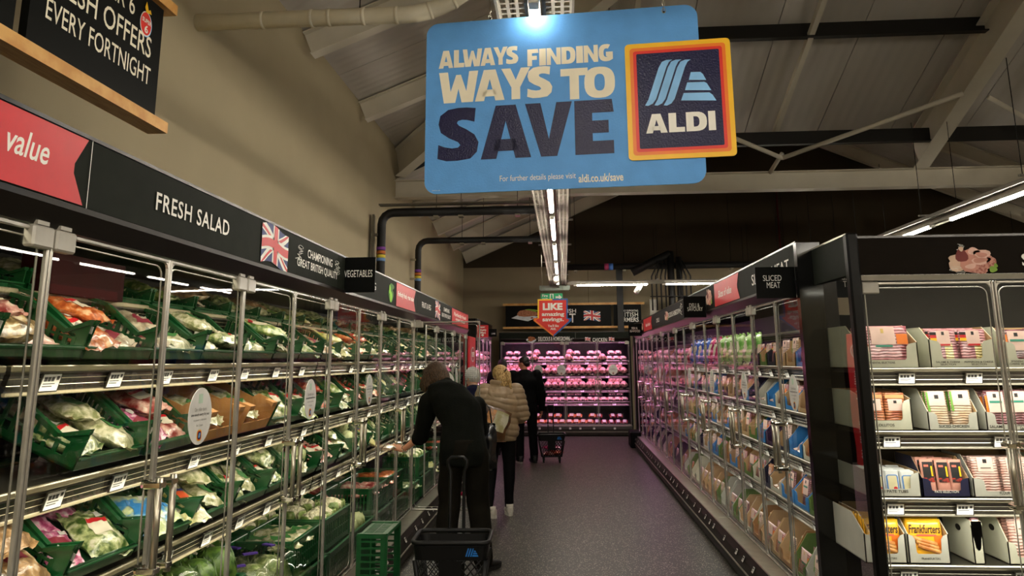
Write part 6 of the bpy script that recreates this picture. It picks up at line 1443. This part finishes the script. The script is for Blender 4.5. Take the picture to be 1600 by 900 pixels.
shoe(p, V((g_('al').x, g_('al').y, 0)), V((-.8, .6, 0)), PKS, WHITE, 1, 'trainer'); shoe(p, V((g_('ar').x, g_('ar').y, 0)), V((-.6, .8, 0)), PKS, WHITE, 1, 'trainer')
mb = MB(); mb.ball((0, -.025, .045), (.098, .112, .105), 20, M=HM); mb.ball((0, -.05, -.01), (.09, .08, .07), 16, M=HM)
remesh(mb, 'knitted_hat', mat('white_knit', 'cfcbc6', .95, var=.1, scale=50, bump=1.0, bscale=70), p, .006, 3, lambda co, n: .003*math.sin(co.z*260)+.003*math.sin(co.x*240))
MB().tube([g_('sr')+V((.02, -.09, .09)), g_('sr')+V((.06, -.14, -.06)), g_('sr')+V((.08, -.16, -.2)), g_('er')+V((.05, -.12, .0))], .012, 6).build('pink_strap', mat('pink_strap', 'b08a8a', .6), p)
hb = link('shoulder_bag', None, None, T(V(BN)+V((.27, -.10, .82))), 'black shoulder bag beside the navy coat', 'bag')
m_, _ = pillow(.24, .26, .1, 51); link('bag_body', m_.mesh('bag_body', mat('black_vinyl', '0d0d10')), hb, R(PI/2, 'X') )
MB().tube([(-.08, 0, .12), (-.03, 0, .28), (.03, 0, .28), (.08, 0, .12)], .008, 6).build('strap', mat('black_vinyl', '0d0d10'), hb)

# --- man in black jacket by the far basket
JM = dict(hip=(0, 0, .93), waist=(0, 0, 1.1), chest=(0, .0, 1.32), neck=(0, .03, 1.5), head=(-.02, .06, 1.61), face=(-.9, .5, -.25), sl=(-.2, 0, 1.42), sr=(.2, 0, 1.42), el=(-.27, .02, 1.14), wl=(-.14, .24, 1.05),
          er=(.27, -.02, 1.12), wr=(.28, .05, .86), hdr=(.0, .15, -1), pnr=(-1, 0, 0), hl=(-.1, 0, .91), hr=(.1, 0, .91), kl=(-.1, .03, .5), kr=(.12, .0, .5), al=(-.1, -.05, .08), ar=(.14, .02, .08), curl=.8)
BMn = (-.66, 12.6, 0)
p, g_, WD, side, HM = figure('dark-haired shopper in a black jacket holding the far basket trolley', BMn, .1, .985, JM, SKIN, None)
JK = mat('black_jacket', '070708', .8, spec=.12, var=.2, bump=.2)
mb = MB(); torso(mb, g_('hip')-V((0, 0, .02)), g_('waist'), g_('chest'), g_('neck'), side, [(.17, .13), (.18, .14), (.18, .13), (.2, .14), (.15, .1), (.07, .07)], .02)
for q in 'lr': limb(mb, [g_('s'+q), g_('e'+q), g_('w'+q)], [.09, .075, .05])
remesh(mb, 'jacket', JK, p, .012, 4, cloth_disp(4, .01, 7))
mb = MB(); mb.loft([(g_('hip')+V((0, 0, .06)), (.16, 0, 0), (0, .12, 0)), (g_('hip')-V((0, 0, .06)), (.165, 0, 0), (0, .125, 0))], 18)
for q in 'lr': limb(mb, [g_('h'+q), g_('k'+q), g_('a'+q)], [.1, .08, .07])
remesh(mb, 'trousers', mat('black_trousers', '070707', .85, spec=.12, var=.2), p, .012, 4, cloth_disp(6, .008, 8))
for q in 'lr': shoe(p, V((g_('a'+q).x, g_('a'+q).y, 0)), V((-.3, 1, 0)), mat('black_shoe', '100f0e'), mat('pale_sole', '8a8780', .6) if q == 'l' else mat('black_sole', '0c0b0a'))
def short_hair(HM, p, m):
    mb = MB(); mb.ball((0, -.028, .04), (.084, .098, .088), 18, M=HM); mb.ball((0, -.06, -.01), (.07, .06, .06), 14, M=HM)
    for k in range(40): a = rr.uniform(0, 2*PI); q = rr.uniform(.2, .95); mb.tube([(.07*q*math.cos(a), -.03+.085*q*math.sin(a), .06+.06*(1-q)), (.088*q*math.cos(a)+.01, -.025+.1*q*math.sin(a), .085+.05*(1-q))], .009, 5, M=HM)
    remesh(mb, 'hair', m, p, .006, 2)
short_hair(HM, p, mat('black_hair', '120d0a', .5, bump=.5))
# --- someone partly hidden between the blonde shopper and the black jacket
JH = dict(JM); JH.update(face=(-.6, .7, -.2), wr=(.2, .2, .95), wl=(-.2, .2, .95), hdr=(0, 1, -.2), pnr=(0, 0, -1))
p, g_, WD, side, HM = figure('dark-haired shopper mostly hidden behind the blonde shopper', (-1.12, 13.7, 0), .1, .96, JH, SKIN, None)
mb = MB(); torso(mb, g_('hip')-V((0, 0, .02)), g_('waist'), g_('chest'), g_('neck'), side, [(.17, .13), (.18, .14), (.17, .13), (.19, .14), (.15, .1), (.07, .07)], .02)
for q in 'lr': limb(mb, [g_('s'+q), g_('e'+q), g_('w'+q)], [.09, .075, .05])
remesh(mb, 'coat', JK, p, .013, 4, cloth_disp(14, .01, 7))
mb = MB()
for q in 'lr': limb(mb, [g_('h'+q), g_('k'+q), g_('a'+q)], [.1, .08, .07])
remesh(mb, 'trousers', mat('black_trousers', '070707'), p, .013, 4)
for q in 'lr': shoe(p, V((g_('a'+q).x, g_('a'+q).y, 0)), V((-.3, 1, 0)), mat('black_shoe', '100f0e'), mat('black_sole', '0c0b0a'))
short_hair(HM, p, mat('black_hair', '120d0a'))

# ------------------------------------------------------------------ basket trolleys
BP = mat('black_basket_plastic', '090909', .42, var=.1, spec=.3)
def trolley(M, lab, logo=True, H=.60, W=.46, D=.34):
    t_ = thing('basket_trolley', lab, 'basket', M); zb, hw = .10, W/2
    def ringp(z, n=6, ins=0):
        f_ = (z-zb)/(H-zb); a = (hw-.07*(1-f_))-ins; b = (D/2-.05*(1-f_))-ins; return [V((x, y_, z)) for x, y_ in rrect(-a, a, -b, b, .05, n)]
    mb = MB(); top = ringp(H-.012); mb.tube(top, .014, 8, closed=True)
    r2 = ringp(H-.03); n = len(top)
    lo = ringp(H-.11)
    vs = r2+lo+[v*.0+V((v.x*.975, v.y*.975, v.z)) for v in r2]+[V((v.x*.975, v.y*.975, v.z)) for v in lo]
    mb.add(vs, [(i, (i+1) % n, n+(i+1) % n, n+i) for i in range(n)]+[(2*n+i, 3*n+i, 3*n+(i+1) % n, 2*n+(i+1) % n) for i in range(n)]+[(n+i, n+(i+1) % n, 3*n+(i+1) % n, 3*n+i) for i in range(n)], 0)
    mb.build('rim', BP, t_)
    mb = MB(); base = ringp(zb, 4); mb.prism([(v.x, v.y) for v in base], zb, zb+.006, 'z'); mb.tube(base, .008, 6, closed=True)
    mb.build('base', BP, t_)
    def wallpt(side, u, z):
        f_ = (z-zb)/(H-zb); a = hw-.07*(1-f_); b = D/2-.05*(1-f_)
        return V((-a+2*a*u, -b if side == 'f' else b, z)) if side in 'fb' else V((-a if side == 'l' else a, -b+2*b*u, z))
    for sd in 'fblr':
        mb = MB(); z0_, z1_ = zb, H-.11; w0 = W-.1 if sd in 'fb' else D-.08; k = int(w0/.038); hh = z1_-z0_; ks = hh/w0
        for i in range(-int(k*ks)-1, k+2):
            for s_ in (1, -1):
                pts = []
                for j in range(9):
                    z_ = z0_+hh*j/8; u = (i+.5)/k + s_*(ks*.75*(j/8)) - (0 if s_ > 0 else -ks*.75)*1
                    u = (i/k)+s_*ks*.75*(j/8)+(0 if s_ > 0 else ks*.75)
                    if 0.02 <= u <= .98: pts.append(wallpt(sd, u, z_))
                if len(pts) > 1: mb.tube(pts, .0035, 5)
        for u in (.015, .985): mb.tube([wallpt(sd, u, z0_), wallpt(sd, u, z1_)], .012, 6)
        if sd in 'f':
            P_ = [wallpt('f', u, z) for z in (z0_+.11, z1_) for u in (.34, .66)]; mb.add([P_[0]+V((0, -.004, 0)), P_[1]+V((0, -.004, 0)), P_[3]+V((0, -.004, 0)), P_[2]+V((0, -.004, 0))], [(0, 1, 2, 3)])
        mb.build('lattice_wall', BP, t_)
    for sx in (-1, 1):
        for sy in (-1, 1):
            MB().tube([(sx*.13-.012, sy*.08, .035), (sx*.13+.012, sy*.08, .035)], .035, 14).build('wheel', BP, t_)
            MB().box(sx*.13-.02, sx*.13+.02, sy*.08-.015, sy*.08+.015, .04, .10).build('wheel_bracket', BP, t_)
    mb = MB(); yb = D/2+.01
    mb.tube([(-.045, yb-.05, .2), (-.045, yb, H), (-.045, yb+.02, H+.34), (-.06, yb+.02, H+.38), (-.06, yb+.02, H+.41), (-.04, yb+.02, H+.43), (.04, yb+.02, H+.43), (.06, yb+.02, H+.41), (.06, yb+.02, H+.38), (.045, yb+.02, H+.34), (.045, yb, H), (.045, yb-.05, .2)], .011, 8)
    mb.build('pull_handle', BP, t_)
    if logo:
        LBM = mat('basket_logo_blue', '1f6fc0', .4); fz = Face((0, 0, 0), (1, 0, 0), (0, 0, 1)); mb = MB(); s_ = .05
        for i in range(3): x = .095+i*.014; mb.prism([(x-.004, H-.085), (x+.004, H-.085), (x+.019, H-.04), (x+.011, H-.04)], -D/2-.001, -D/2+.002, 'y')
        mb.prism([(.142, H-.052), (.150, H-.052), (.155, H-.06), (.139, H-.06)], -D/2-.001, -D/2+.002, 'y'); mb.prism([(.138, H-.064), (.157, H-.064), (.162, H-.072), (.136, H-.072)], -D/2-.001, -D/2+.002, 'y'); mb.prism([(.134, H-.076), (.164, H-.076), (.168, H-.085), (.131, H-.085)], -D/2-.001, -D/2+.002, 'y')
        mb.build('logo', LBM, t_)
    return t_
B0 = T((-.70, 4.78, 0)) @ R(.03)
trolley(B0, 'black lattice basket trolley in the foreground with blue logo')
for j, (k, x, y_, z, a) in enumerate((('lettuce', -.08, 0, .11, .3), ('white', .08, .02, .11, 1.2), ('redp', -.1, -.04, .18, .8), ('head', .07, -.02, .15, .2), ('pale', -.02, .04, .24, 2.2))):
    spawn(k, B0 @ T((x, y_, z)) @ R(a), f'{DESC[k]} lying inside the foreground basket trolley', 'shopping in the foreground basket')
B1 = T((-.24, 12.65, 0)) @ R(.05)
trolley(B1, 'distant black basket trolley beside the shopper in black', True, H=.46, W=.46)
for j, (k, x, z) in enumerate((('redp', -.05, .11), ('tomato', .06, .12), ('magbag', 0, .2))): spawn(k, B1 @ T((x, 0, z)) @ R(j), f'{DESC[k]} inside the distant basket trolley', 'shopping in the distant basket', kids=False)
